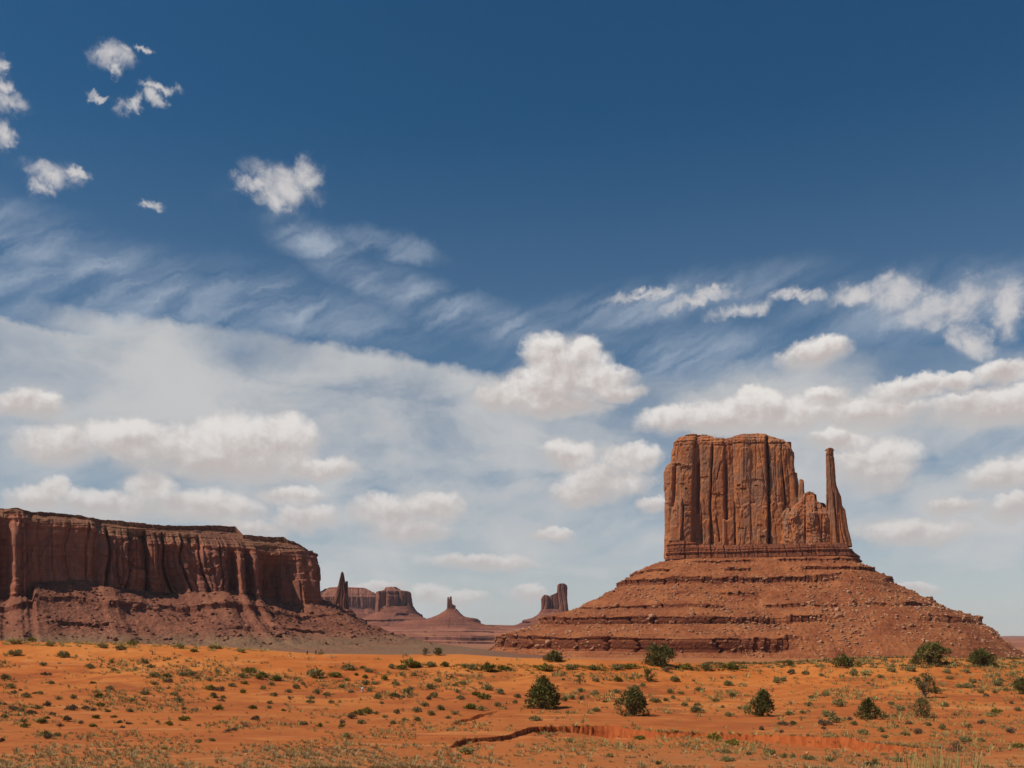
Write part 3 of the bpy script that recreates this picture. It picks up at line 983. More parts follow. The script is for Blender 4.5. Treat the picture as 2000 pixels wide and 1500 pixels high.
# ------------------------------------------------------------------ the big butte on the right
def build_butte():
    W = Wall(1455, 1480, -0.30)
    X0, X1 = float(W.X(1296)), float(W.X(1672))
    zbase = CZ + (HY - 1090) / F * 1480
    root = empty('mitten_butte', ((X0 + X1) / 2, 1500, -28))
    tag(root, 'tall red sandstone butte with a thin detached spire standing on a wide cone of rubble', 'butte')

    def wander(y, sd, amp=2.0):
        return amp * fbm(y / 26, 0, 0, 3, sd)

    def interp(y, pl):
        return np.interp(y, [p[1] for p in pl], [p[0] for p in pl])

    # boundaries between the great columns: (x, y) polylines, and the set-back of the rock right of each (m)
    bounds = [([(1319, 850), (1320, 910), (1318, 985), (1311, 1055)], 2.0),
              ([(1357, 850), (1354, 905), (1352, 1000), (1353, 1060)], -8.0),
              ([(1366, 850), (1366, 905), (1366, 985), (1370, 1060)], -3.5),
              ([(1393, 850), (1391, 905), (1388, 985), (1390, 1060)], -5.5),
              ([(1413, 870), (1414, 905), (1413, 985), (1419, 1020), (1420, 1060)], -10.0),
              ([(1420, 870), (1421, 905), (1424, 985), (1427, 1020), (1427, 1060)], -3.0),
              ([(1432, 870), (1432, 905), (1434, 985), (1436, 1060)], 3.0),
              ([(1496, 850), (1498, 905), (1500, 985), (1503, 1060)], -7.5),
              ([(1527, 850), (1530, 920), (1535, 985), (1534, 1060)], -10.5)]
    cracks = [([(1497, 852), (1500, 905), (1501, 960), (1502, 1000), (1503, 1085)], 2.2, 14, 850, 1088),
              ([(1391, 870), (1390, 905), (1387, 985), (1389, 1075)], 1.6, 10, 868, 1075),
              ([(1436, 985), (1437, 1085)], 1.3, 8, 985, 1088), ([(1319, 905), (1319, 940), (1316, 985)], 2.6, 8, 908, 990),
              ([(1362, 905), (1363, 950), (1362, 985)], 3.2, 9, 902, 1000), ([(1417, 905), (1418, 990)], 2.2, 8, 905, 1015),
              ([(1530, 915), (1534, 950), (1536, 982)], 1.4, 12, 912, 985), ([(1533, 1000), (1534, 1055)], 1.5, 9, 990, 1060),
              ([(1335, 975), (1337, 1010), (1334, 1055)], 1.2, 6, 978, 1058), ([(1369, 985), (1371, 1060)], 1.2, 6, 985, 1065),
              ([(1476, 850), (1478, 900), (1476, 935)], 1.0, 1.8, 850, 940), ([(1455, 868), (1454, 930)], 1.0, 1.6, 866, 935),
              ([(1407, 905), (1400, 935)], 1.0, 3, 905, 936), ([(1398, 1010), (1406, 1055)], 1.1, 6, 1008, 1058), ([(1390, 1030), (1393, 1060)], 1.2, 5, 1020, 1062),
              ([(1515, 900), (1518, 985)], 1.0, 1.6, 880, 985), ([(1466, 985), (1470, 1050)], 1.0, 1.5, 985, 1050)]
    boxes = [(1305, 1336, 978, 1060, 4.0), (1412, 1435, 1014, 1060, 5.0), (1504, 1531, 982, 1060, 5.5), (1436, 1500, 985, 1062, 1.8), (1337, 1352, 1000, 1060, 2.0),
             (1297, 1353, 904, 1060, 3.0), (1371, 1389, 1015, 1060, 2.0), (1447, 1466, 875, 935, 1.2), (1330, 1352, 925, 1000, 1.5), (1480, 1499, 1035, 1062, 2.0)]
    holes = [(1444, 949, 4, 2.4, 4), (1452, 956, 7, 2.6, 5), (1334, 946, 5, 2, 3), (1341, 955, 3, 2, 4), (1342, 988, 6, 2.0, 4), (1347, 1009, 6, 2.2, 4), (1478, 949, 5, 1.4, 3),
             (1490, 1049, 6, 2.6, 4), (1325, 908, 8, 3.4, 6), (1370, 932, 6, 1.5, 2.5), (1380, 931, 5, 1.5, 2.5), (1450, 1033, 6, 1.6, 3)]
    arcs = [(1461, 1496, 936, 3, 1.3), (1464, 1476, 982, -6, 1.3), (1330, 1352, 911, 2, 2.0), (1385, 1414, 963, 4, 1.5), (1440, 1460, 990, 4, 1.0)]

    def relief(x, y, a, z, front, t):
        xx = x + 1.0 * fbm(x / 9, y / 22, 0, 3, 301)
        off = 0 * x + 1.0
        prev = np.full(x.shape, 1297.0)
        edges = [interp(y, b[0]) + wander(y, 310 + k, 1.3) for k, b in enumerate(bounds)] + [np.full(x.shape, 1562.0)]
        deps = [2.0] + [b[1] for b in bounds]
        prof = 0 * x
        for k in range(len(deps)):
            lo = prev if k == 0 else edges[k - 1]
            hi = edges[k]
            inside = (xx >= lo) & (xx < hi)
            u = np.clip((xx - lo) / np.maximum(hi - lo, 1), 0, 1)
            wd = np.maximum(hi - lo, 1) * 0.75
            bul = -np.minimum(2.4, 0.10 * wd) * np.abs(2 * u - 1) ** 7.0 - np.minimum(1.6, .06 * wd) * (u - .5) * 2
            prof = np.where(inside, deps[k] + bul, prof)
        off = off + prof
        for pl, w, dp, y0, y1 in cracks:
            xc = interp(y, pl) + wander(y, 340 + int(pl[0][0]), 1.0)
            act = sstep(y, y0 - 6, y0 + 6) * (1 - sstep(y, y1 - 3, y1 + 3))
            off = off - dp * act * np.exp(-((xx - xc) / w) ** 2)
        for bx0, bx1, by0, by1, dp in boxes:
            top = by0 + 5 * fbm(xx / 7, 0, 0, 3, 350) + 0.6 * np.abs(xx - (bx0 + bx1) / 2) ** 1.0 * 0.25
            off = off + dp * sstep(xx, bx0 - 1, bx0 + 1.2) * (1 - sstep(xx, bx1 - 1.2, bx1 + 1)) * sstep(y, top - 1, top + 2)
        for hx, hy, rx, ry, dp in holes:
            q = ((xx - hx) / rx) ** 2 + ((y - hy + 0.2 * ry * np.sin(xx)) / ry) ** 2
            off = off - dp * (1 - sstep(q, 0.45, 1.05))
        for ax0, ax1, ay, bow, dp in arcs:
            u = (xx - ax0) / (ax1 - ax0)
            yc = ay + bow * (4 * u * (u - 1) + 1) + 0.8 * fbm(xx / 4, 0, 0, 2, 371)
            act = sstep(u, 0, .12) * (1 - sstep(u, .88, 1))
            off = off - dp * act * sstep(y, yc - .6, yc + .4) * (1 - sstep(y, yc + 1.0, yc + 16))
        off = off * front
        gen = col_relief(a, z, 400, 15.0, 5.0, 1.0, 160)
        off = off + gen * (1 - front) + gen * front * 0.08
        # bedded cap: thin layers, top courses step back
        yt = 868 + 3 * fbm(x / 30, 0, 0, 2, 381)
        cap = 1 - sstep(y, yt - 2, yt + 3)
        off = off + cap * (strata(z + 1.5 * fbm(a / 25, 0, 0, 2, 7), 391, 2.7, 3.4) + 1.1 * fbm(a / 4, z / 2.0, 0, 3, 393))
        off = off - front * (0.75 * np.clip(858 - y, 0, 40) + 0.25 * np.clip(872 - y, 0, 40))
        off = off * (1 - 0.0 * t)
        sl = 3.2 * fbm(a / 16, z / 46, 0, 3, 397) + 0.25 * fbm(a / 3, z / 5, 0, 2, 398)
        off = off + 1.05 * (np.floor(sl) + sstep(sl - np.floor(sl), 0.86, 1.0))      # slabs split off the face
        i3, d3, g3 = cells((a + 1.2 * fbm(a / 10, z / 16, 0, 3, 399)) / 5.5, 401)
        br = sstep(fbm(i3 * 3.7, z / 14, 0, 2, 402), -.1, .1)
        off = off + 0.5 * br * (rnd1(i3, 403) - .5) - 0.6 * br * np.exp(-(g3 / .12) ** 2)
        off = off + 0.5 * fbm(a / 3.0, z / 4.0, 0, 4, 395) + 0.3 * fbm(a / 9, z / 40, 0, 3, 396)
        side = 1 - front
        off = np.where(side > 0.5, np.minimum(off, 2.0), off)
        return off

    top = [(1290, 900), (1297, 900), (1303, 882), (1307, 868), (1313, 858), (1322, 852), (1334, 846), (1345, 843), (1360, 842.5), (1378, 844), (1389, 847), (1391, 851), (1404, 851), (1422, 853),
           (1430, 850), (1445, 846), (1456, 843.5), (1480, 842), (1496, 842.5), (1506, 846), (1516, 850), (1530, 852), (1541, 852), (1547, 857), (1553, 866), (1556, 878), (1560, 880)]
    left = [(1088, 1297), (1040, 1299), (1000, 1298.5), (950, 1298), (910, 1297), (904, 1299), (900, 1306), (880, 1307), (868, 1311), (842, 1313)]
    right = [(1088, 1574), (1000, 1568), (985, 1566), (950, 1561), (915, 1557), (880, 1556), (842, 1553)]
    tower('cliff', W, top, left, right, 1088, 95, relief, 1000, 420, root, M['butte_rock'], 0.30, rough_top=1.6, seed=3)

    # ruined buttress between the wall and the spire
    def relief_b(x, y, a, z, front, t):
        off = col_relief(a, z, 520, 12.0, 3.4, 1.0, 60)
        sl = 3.0 * fbm(a / 11, z / 16, 0, 3, 527)
        off = off + 1.6 * (np.floor(sl) + sstep(sl - np.floor(sl), 0.8, 1.0))
        off = off + 4.0 * sstep(y, 996, 1003) * gauss(x, 1592, 16) + 3.0 * sstep(y, 1000, 1008) * gauss(x, 1552, 9)
        off = off - 5 * gauss(x, 1573, 1.6) * sstep(y, 985, 1000) - 4 * gauss(x, 1606, 1.4) * sstep(y, 1005, 1015)
        off = off - 0.45 * np.clip(1003 - y, 0, 40) + 1.4 * fbm(a / 3, z / 3, 0, 4, 525)
        return off

    Wb = Wall(1414, 1580, -0.30)
    Wn = Wall(1452, 1565, -0.30)
    topb = [(1520, 990), (1534, 990), (1542, 1000), (1548, 994), (1555, 984), (1560, 981), (1565, 977), (1567, 968), (1571, 965), (1573, 959), (1577, 957), (1582, 955.5), (1586, 958), (1591, 960), (1592.5, 972),
            (1598, 977), (1606, 980), (1614, 983), (1622, 992), (1640, 1010)]
    tower('buttress', Wb, topb, [(1088, 1524), (985, 1527), (950, 1536)], [(1088, 1632), (1000, 1626), (950, 1618)], 1066, 60, relief_b, 520, 230, root, M['butte_rock'], 0.45, rough_top=2.5, seed=5)

    # needle leaning on the right edge of the wall
    def relief_n(x, y, a, z, front, t):
        return 0.7 * fbm(a / 4, z / 10, 0, 4, 531)

    tower('needle', Wn, [(1560, 938), (1563, 935.5), (1567, 936), (1570, 942), (1572, 948)], [(1000, 1556), (935, 1561)], [(1000, 1573), (960, 1571), (935, 1569.5)], 1005, 12, relief_n, 100, 80, root, M['butte_rock'], 0.6, rough_top=0.5)

    # the thumb
    Wt = Wall(1408, 1630, -0.25)

    def relief_t(x, y, a, z, front, t):
        off = col_relief(a, z, 540, 9.0, 2.6, 0.9, 90) * (0.35 + 0.65 * sstep(y, 950, 1010))
        off = off - 3.5 * gauss(x, 1632 + (y - 1000) * 0.06, 1.3) * sstep(y, 955, 975) * front + 0.6 * fbm(a / 3, z / 6, 0, 4, 541)
        off = off + 0.5 - 1.5 * gauss(y, 889, 1.2)
        off = off - 3.0 * sstep(x, 1634, 1637) * sstep(y, 960, 975) * front
        return off

    topt = [(1612, 879), (1614, 877), (1617, 875), (1622, 874), (1626, 874.5), (1629, 877)]
    leftt = [(1088, 1611), (1040, 1612), (1000, 1613), (985, 1613.5), (930, 1613.5), (885, 1613), (880, 1614), (874, 1615)]
    rightt = [(1088, 1668), (1060, 1663), (1040, 1657.5), (1023, 1654), (1008, 1651.5), (994, 1649.5), (988, 1645), (984, 1643.5), (976, 1643), (968, 1641.5), (958, 1637), (944, 1632.5), (915, 1630), (892, 1627.5), (884, 1626.5), (874, 1626.5)]
    tower('spire', Wt, topt, leftt, rightt, 1066, 34, relief_t, 300, 420, root, M['butte_rock'], 0.55, rough_top=0.6, seed=9)

    # thin-bedded red base course
    Wl = Wall(1425, 1480, -0.30)

    def relief_l(x, y, a, z, front, t):
        off = strata(z + 0.8 * fbm(a / 30, 0, 0, 2, 8), 551, 1.9, 3.2) + strata(z + 0.9, 552, 5.2, 2.5)
        i, d, g = cells((a + 1.4 * strata(z, 560, 3.8, 3.0)) / 6.0, 561)
        off = off + 2.0 * (rnd1(i, 562) - 0.5) - 2.8 * rnd1(i, 563) * np.exp(-(g / 0.13) ** 2)
        i2, d2, g2 = cells(a / 21.0, 571)
        off = off + 3.2 * (rnd1(i2, 572) - 0.5) - 3.5 * np.exp(-(g2 / 0.06) ** 2)
        return off + 0.5 * fbm(a / 2, z / 2, 0, 3, 575) - 3.5 * sstep(t, 0.75, 1.0)

    topl = [(1290, 1056), (1300, 1053), (1340, 1056), (1372, 1062), (1420, 1064), (1460, 1062), (1500, 1062), (1560, 1060), (1600, 1058), (1640, 1058), (1664, 1060), (1672, 1070), (1680, 1080), (1686, 1090)]
    tower('layered_base', Wl, topl, [(1094, 1297.5), (1070, 1296), (1050, 1299)], [(1098, 1686), (1085, 1682), (1066, 1674), (1050, 1666)], 1098, 125, relief_l, 900, 130, root, M['butte_base'], 0.32, rough_top=1.0, seed=13)

    # talus cone with its ledges
    P, N = plan_ring(X0 + 6, X1 - 4, 1422, 1560, 40, 1150, -0.28)
    k = 0.7716
    lv = [CZ + (HY - y) * 0.752 for y in (1092, 1097, 1103, 1115, 1121, 1133, 1144, 1163, 1169, 1187, 1193, 1208, 1221, 1232, 1246, 1269, 1281, 1305)]
    oL = [0, 22, 30, 62, 65, 86, 89, 126, 130, 174, 180, 246, 249, 288, 328, 331, 360, 480]
    oR = [0, 6, 12, 32, 35, 60, 63, 104, 108, 150, 155, 206, 210, 232, 246, 250, 285, 430]
    oF = [0, 17, 24, 54, 57, 80, 83, 123, 128, 166, 172, 222, 226, 262, 300, 304, 345, 470]

    def lmask(q, ring, s):
        px = 1000 + F * ring[:, 0] / ring[:, 1]
        fn = fbm(s / 45, 0, q * 4.0, 3, 600 + q)
        nxv = N[:, 0]
        if q == 0:
            return sstep(fn, -0.3, 0.1)
        if q in (1, 3, 4):     # thin courses that come and go
            return 0.95 * sstep(fn, (0, -.20, 0, -.02, -.05)[q], (0, -.08, 0, .10, .05)[q])
        if q == 2:     # upper ledge: buried right of the middle
            m_ = 1 - gauss(px, 1632, 34) * (N[:, 1] < -0.5)
            return np.clip(m_ * sstep(fn, -0.6, -0.3), 0, 1)
        if q == 5:     # middle ledge: buried between
            b = gauss(px, 1590, 60) * (N[:, 1] < -0.4)
            return np.clip((1 - 1.3 * b), 0, 1) * sstep(fn, -0.55, -0.2)
        return np.clip(sstep(1455 - px, -25, 25) * (N[:, 1] < 0.6) * sstep(fn, -0.75, -0.5), 0, 1)

    sub = [5, 5, 8, 5, 9, 8, 13, 5, 13, 5, 15, 8, 12, 14, 14, 10, 12]
    to, V = talus('talus_slope', P, N, lv, np.array(oL) * k, np.array(oR) * k, np.array(oF) * k, np.array(oF) * k, [(1, 2.4), (3, 1.8), (5, 4.5), (7, 2.0), (9, 2.0), (11, 4.6), (14, 5.0)], root, M['butte_scree'], 610, sub,
                  1.9, lmask)
    r = np.random.default_rng(5)

    def keep(p):
        if p[1] > 1520:
            return 0
        h = np.clip((p[2] - 60) / 50, 0, 1)
        px = 1000 + F * p[0] / p[1]
        cl = 0.25 + 0.75 * sstep(fbm(p[0] / 40, p[1] / 40, 0, 3, 620), -0.1, 0.35)
        return float((1 - 0.85 * h) * cl)

    pts, sz = scatter_on(V, r, 7000, 0.45, 2.4, 2.4, keep)
    v, f = rubble('rubble', pts, sz, M['boulder'], r)
    tag(add('rubble', v, f, M['boulder']), kind='stuff', label='pale broken rocks strewn over the slope of the spired butte')
    pts, sz = scatter_on(V, r, 120, 2.0, 5.0, 2.4, keep)
    boulder_things(pts, sz, M['boulder'], 'big tan boulder fallen onto the rubble slope of the spired butte', 'boulders on the slope of the spired butte', r, 'butte')


build_butte()


# ------------------------------------------------------------------ the long mesa on the left
def build_mesa():
    root = empty('flat_topped_mesa', (-420, 1250, -14))
    tag(root, 'long dark flat-topped mesa with shadowed columned cliffs on the left', 'mesa')
    pl = np.array([(-420, 1010), (-150, 1075), (0, 1110), (62, 1124), (200, 1160), (330, 1200), (440, 1235), (540, 1266), (585, 1284), (612, 1302), (618, 1330), (612, 1400), (560, 1520), (300, 1780), (-600, 1750)], float)
    pts = np.stack([(pl[:, 0] - 1000) / F * pl[:, 1], pl[:, 1]], -1)
    # dense open polyline with rounded corners
    seg = np.hypot(*np.diff(pts, axis=0).T)
    s0 = np.concatenate([[0], np.cumsum(seg)])
    sd = np.concatenate([np.arange(0, s0[11], 0.55), np.arange(s0[11], s0[-1], 6.0)])
    P = np.stack([np.interp(sd, s0, pts[:, i]) for i in (0, 1)], -1)
    for _ in range(3):
        kk = 25
        Pp = np.pad(P, ((kk, kk), (0, 0)), 'edge')
        c = np.cumsum(np.pad(Pp, ((1, 0), (0, 0))), 0)
        P = (c[2 * kk + 1:] - c[:-2 * kk - 1]) / (2 * kk + 1)
    d = np.gradient(P, axis=0)
    d /= np.linalg.norm(d, axis=1)[:, None]
    N = np.stack([d[:, 1], -d[:, 0]], -1)
    px = 1000 + F * P[:, 0] / P[:, 1]
    vis = np.arange(len(P)) < np.searchsorted(sd, s0[10] + 40)
    pxv = np.where(vis, px, 640 + (sd - s0[10]) * 0.6)
    Df = P[:, 1]

    def zat(tab):
        t = np.array(tab, float)
        y = np.interp(np.minimum(pxv, 616), t[:, 0], t[:, 1])
        Dq = np.where(vis, Df, 1330)
        return CZ + (HY - y) / F * Dq

    z_rim = zat([(-420, 950), (-100, 978), (0, 991), (20, 991), (36, 990), (45, 994), (120, 1000), (200, 1010), (330, 1022), (380, 1023), (420, 1022), (440, 1021.5), (474, 1022.5), (478, 1030), (484, 1042), (500, 1043), (570, 1046), (577, 1052), (598, 1058), (612, 1076)])
    z_clf = zat([(-420, 985), (0, 1012), (20, 1000), (45, 1004), (60, 1018), (180, 1026), (200, 1042), (260, 1050), (330, 1056), (440, 1066), (480, 1070), (540, 1078), (590, 1076), (612, 1082)])
    z_bas = zat([(-420, 1150), (0, 1165), (60, 1162), (66, 1138), (160, 1137), (200, 1148), (260, 1158), (330, 1166), (370, 1158), (440, 1152), (480, 1158), (530, 1172), (560, 1184), (590, 1178), (616, 1170)])
    # large scale plan of the wall: buttresses (+) and alcoves (-)
    g = lambda c, w, a: a * np.exp(-np.abs((pxv - c) / w) ** 4)
    big = g(22, 40, 6) + g(9, 9, -9) + g(33, 10, 14) + g(48, 4, 7) + g(125, 55, -3) + g(207, 14, 12) + g(222, 7, 6) + g(262, 18, 4) + g(300, 40, -6) + g(338, 24, -12) + g(372, 16, 7) + g(392, 7, 5) + g(414, 26, 12) + g(452, 7, -14) + g(468, 8, 12) + g(483, 6, -8) + g(498, 9, 11) + g(532, 24, -24) + g(566, 8, -8) + g(585, 8, 9) + g(602, 9, 14)
    nT = 150
    t = np.linspace(0, 1, nT)[:, None]
    a = sd[None, :] + t * 0
    Z = z_bas[None] - 6 + (z_clf - z_bas + 6)[None] * t
    lo = 1 - t
    shape = big[None] * (1 - 0.75 * sstep(t, 0.72, 1.0)) * (0.85 + 0.25 * lo)
    rel = col_relief(a, Z, 700, 21.0, 8.0, 1.0, 90)
    sl = 3.4 * fbm(a / 42, Z / 46, 0, 4, 707) + 0.2 * fbm(a / 6, Z / 6, 0, 2, 708)
    rel = rel + 3.4 * (np.floor(sl) + sstep(sl - np.floor(sl), 0.85, 1.0))
    fade = np.clip(0.35 + 0.65 * sstep(np.abs(pxv - 120), 50, 75), 0, 1)[None]
    off = shape + rel * fade + 3.0 * lo + 1.2 * fbm(a / 6, Z / 12, 0, 4, 705)
    low = 1 - sstep(t, 0.10, 0.22)
    off = off + low * (strata(Z, 711, 2.2, 2.4) + 1.0)
    up = sstep(t, 0.84, 0.92)
    off = off + up * (strata(Z, 712, 2.4, 3.0))
    X = P[None, :, 0] + N[None, :, 0] * off
    Y = P[None, :, 1] + N[None, :, 1] * off
    V = np.stack([X, Y, Z], -1)
    add('cliff', V, grid_faces(nT, len(P)), M['mesa_rock'], root)
    # sloping cap: ledgy bench, then a rim course, then the flat top
    nC = 46
    t2 = np.linspace(0, 1, nC)[:, None]
    o0 = off[-1][None]
    run = (z_rim - z_clf)[None] * 1.25
    rimk = 0.80
    tt = np.minimum(t2 / rimk, 1)
    o2 = o0 * (1 - sstep(t2, 0, .7)) - run * tt + 0.0
    dz = 0.76 * tt + 0.24 * np.clip((t2 - rimk) / (1 - rimk), 0, 1)
    Zc = z_clf[None] + (z_rim - z_clf)[None] * dz
    a2 = sd[None] + t2 * 0
    vert = sstep(t2, rimk - .03, rimk + .03)
    o2 = o2 + (1 - vert) * (strata(Zc + 1.2 * fbm(a2 / 30, 0, 0, 2, 3), 721, 2.6, 3.2) + 1.5 * fbm(a2 / 8, Zc / 3, 0, 4, 723)) * sstep(t2, 0.02, .15)
    i, dd, gg = cells(a2 / 7.0, 731)
    o2 = o2 + vert * (3.0 * (rnd1(i, 732) - 0.4) - 2.5 * rnd1(i, 733) * np.exp(-(gg / .15) ** 2))
    Zc = Zc + (1.2 * fbm(a2 / 12, 0, 0, 4, 735) + 0.8 * (rnd1(i, 736) - .5)) * vert
    Xc = P[None, :, 0] + N[None, :, 0] * o2
    Yc = P[None, :, 1] + N[None, :, 1] * o2
    VC = [np.stack([Xc, Yc, Zc], -1)]
    cen = np.array([-620, 1560.0])
    for f in (0.06, 0.15, 0.35, 0.7, 1.0):
        Q = np.stack([Xc[-1] + (cen[0] - Xc[-1]) * f, Yc[-1] + (cen[1] - Yc[-1]) * f, Zc[-1] * (1 - f) + f * Zc[-1].mean() - 1.5 * min(f * 8, 1)], -1)
        VC.append(Q[None])
    VC = np.concatenate(VC)
    add('cap_layers', VC, grid_faces(VC.shape[0], len(P)), M['mesa_cap'], root)
    # talus
    st = 2
    Pt, Nt = P[::st].copy(), N[::st].copy()
    for _ in range(4):
        kk = 30
        Np = np.pad(Nt, ((kk, kk), (0, 0)), 'edge')
        c = np.cumsum(np.pad(Np, ((1, 0), (0, 0))), 0)
        Nt = (c[2 * kk + 1:] - c[:-2 * kk - 1]) / (2 * kk + 1)
    Nt /= np.linalg.norm(Nt, axis=1)[:, None]
    zt = z_bas[::st]
    bg = big[::st]
    n = len(Pt)
    s = sd[::st]
    q = pxv[::st]
    bench = 14 + np.maximum(bg, -4) * 0.6
    zf = -16.0
    fr = [(-6, 1.06), (8, 1.0), (20, .90), (34, .78), (36, .70), (58, .52), (80, .40), (82, .345), (112, .20), (140, .10), (210, .03), (330, -0.05)]
    W = {3: sstep(fbm(s / 60, 0, 1.0, 3, 741), -.35, .0), 6: sstep(fbm(s / 70, 0, 7.0, 3, 743), -.15, .15)}
    W[3] = np.maximum(W[3] * 0.8, gauss(q, 30, 40))
    rows = []
    sub = [3, 6, 8, 6, 16, 14, 6, 18, 14, 14, 10]
    oo, hh = [], []
    wob = 1 + 0.22 * fbm(s / 90, 0, 0, 3, 751)
    for k, (o_, h_) in enumerate(fr):
        okk = o_ * wob
        if k in (4, 7):
            m_ = W[k - 1]
            okk = okk - 0.4 * m_ + (1 - m_) * 7
        if k in (3, 6):
            okk = okk + 1.5 * W[k]
        oo.append(okk + bench - 14)
        hh.append(zf + (zt - zf) * h_ + (3.0 * fbm(s / 40, 0, k // 2, 2, 757) if 2 < k < 9 else 0))
    oo, hh = np.maximum.accumulate(np.array(oo), 0), np.array(hh)
    O, H, WW = [oo[:1]], [hh[:1]], [np.zeros((1, n))]
    for k in range(len(fr) - 1):
        f = np.linspace(0, 1, sub[k] + 1)[1:, None]
        O.append(oo[k] + (oo[k + 1] - oo[k]) * f)
        H.append(hh[k] + (hh[k + 1] - hh[k]) * f)
        WW.append(np.repeat((W.get(k, np.zeros(n)))[None], sub[k], 0))
    O, H, WW = np.concatenate(O), np.concatenate(H), np.concatenate(WW)
    S = s[None] + O * 0
    i, dd, gg = cells(S / 8.0, 761)
    O = O + WW * (3.0 * (rnd1(i, 762) - .5) - 3 * rnd1(i, 763) * np.exp(-(gg / .14) ** 2) + strata(H, 764, 2.2, 1.5))
    X = Pt[None, :, 0] + Nt[None, :, 0] * O
    Y = Pt[None, :, 1] + Nt[None, :, 1] * O
    soft = (1 - WW) * (1 - sstep(O, 120, 300) * 0.85)
    H = H + soft * (3.2 * fbm(X / 34, Y / 34, 0, 5, 771, .55) - 4.2 * np.abs(fbm(S / 42, O / 260, 0, 4, 773)) + 2.5 * np.maximum(fbm(X / 5, Y / 5, 0, 2, 775) - .12, 0))
    # a spur and its gullies
    H = H + 9 * gauss(q, 60, 40)[None] * sstep(O, 10, 40) * (1 - sstep(O, 70, 150)) * 0.6
    G = ground_z(X, Y)
    kf = sstep(O, 150, 290)
    H = H * (1 - kf) + (G + 0.3) * kf
    H[-1] = G[-1] - 5
    V = np.stack([X, Y, H], -1)
    add('talus_slope', V, grid_faces(V.shape[0], n), M['mesa_scree'], root)
    r = np.random.default_rng(9)
    keep = lambda p: float((p[1] < 1420) * (0.2 + 0.8 * sstep(fbm(p[0] / 40, p[1] / 40, 0, 3, 781), -.05, .4)) * sstep(p[2], -14, 0))
    pts, sz = scatter_on(V, r, 1800, 0.6, 2.4, 2.2, keep)
    v, f = rubble('rubble', pts, sz, M['mesa_boulder'], r)
    tag(add('rubble', v, f, M['mesa_boulder']), kind='stuff', label='dull brown broken rocks strewn below the long mesa')
    pts, sz = scatter_on(V, r, 60, 2.4, 4.6, 1.6, keep)
    boulder_things(pts, sz, M['mesa_boulder'], 'big brown boulder fallen onto the slope under the long mesa', 'boulders on the slope of the long mesa', r, 'mesa')


M['mesa_boulder'] = rock_mat('mesa_boulder', (0.28, 0.115, 0.070), (0.20, 0.075, 0.045), (0.40, 0.20, 0.125), (0.2, 0.08, 0.05), 0.3, 2.0, 0.2)
build_mesa()


# ------------------------------------------------------------------ distant buttes
def auto(seed, colw, amp, zspan, cap=None):
    def rel(x, y, a, z, front, t):
        off = col_relief(a, z, seed, colw, amp, 1.0, zspan) + 0.15 * amp * fbm(a / 8, z / 14, 0, 4, seed + 40)
        if cap:
            off = off - cap[1] * np.clip(cap[0] - y, 0, 60)
            off = off + (y < cap[0]) * strata(z, seed + 41, 6, 4)
        return off
    return rel


def cone(root, wall, xl, xr, yb, depth, lev, oL, oR, oF, mat, seed, ledges=(), n=420, sub=None, amp=3.0, joint=16.0):
    """talus for a distant butte; levels are photo rows, offsets photo px at its distance"""
    X0, X1 = float(wall.X(xl)), float(wall.X(xr))
    k = wall.D / F
    Y0 = wall.D
    P, N = plan_ring(X0, X1, Y0 - 2, Y0 + depth + 2, min((X1 - X0), depth) * 0.42, n)
    lv = [CZ + (HY - y) * k for y in lev]
    sub = sub or [10] * (len(lev) - 1)
    talus('talus_slope', P, N, lv, np.array(oL) * k, np.array(oR) * k, np.array(oF) * k, np.array(oF) * k, list(ledges), root, mat, seed, sub, amp, None, joint=joint)


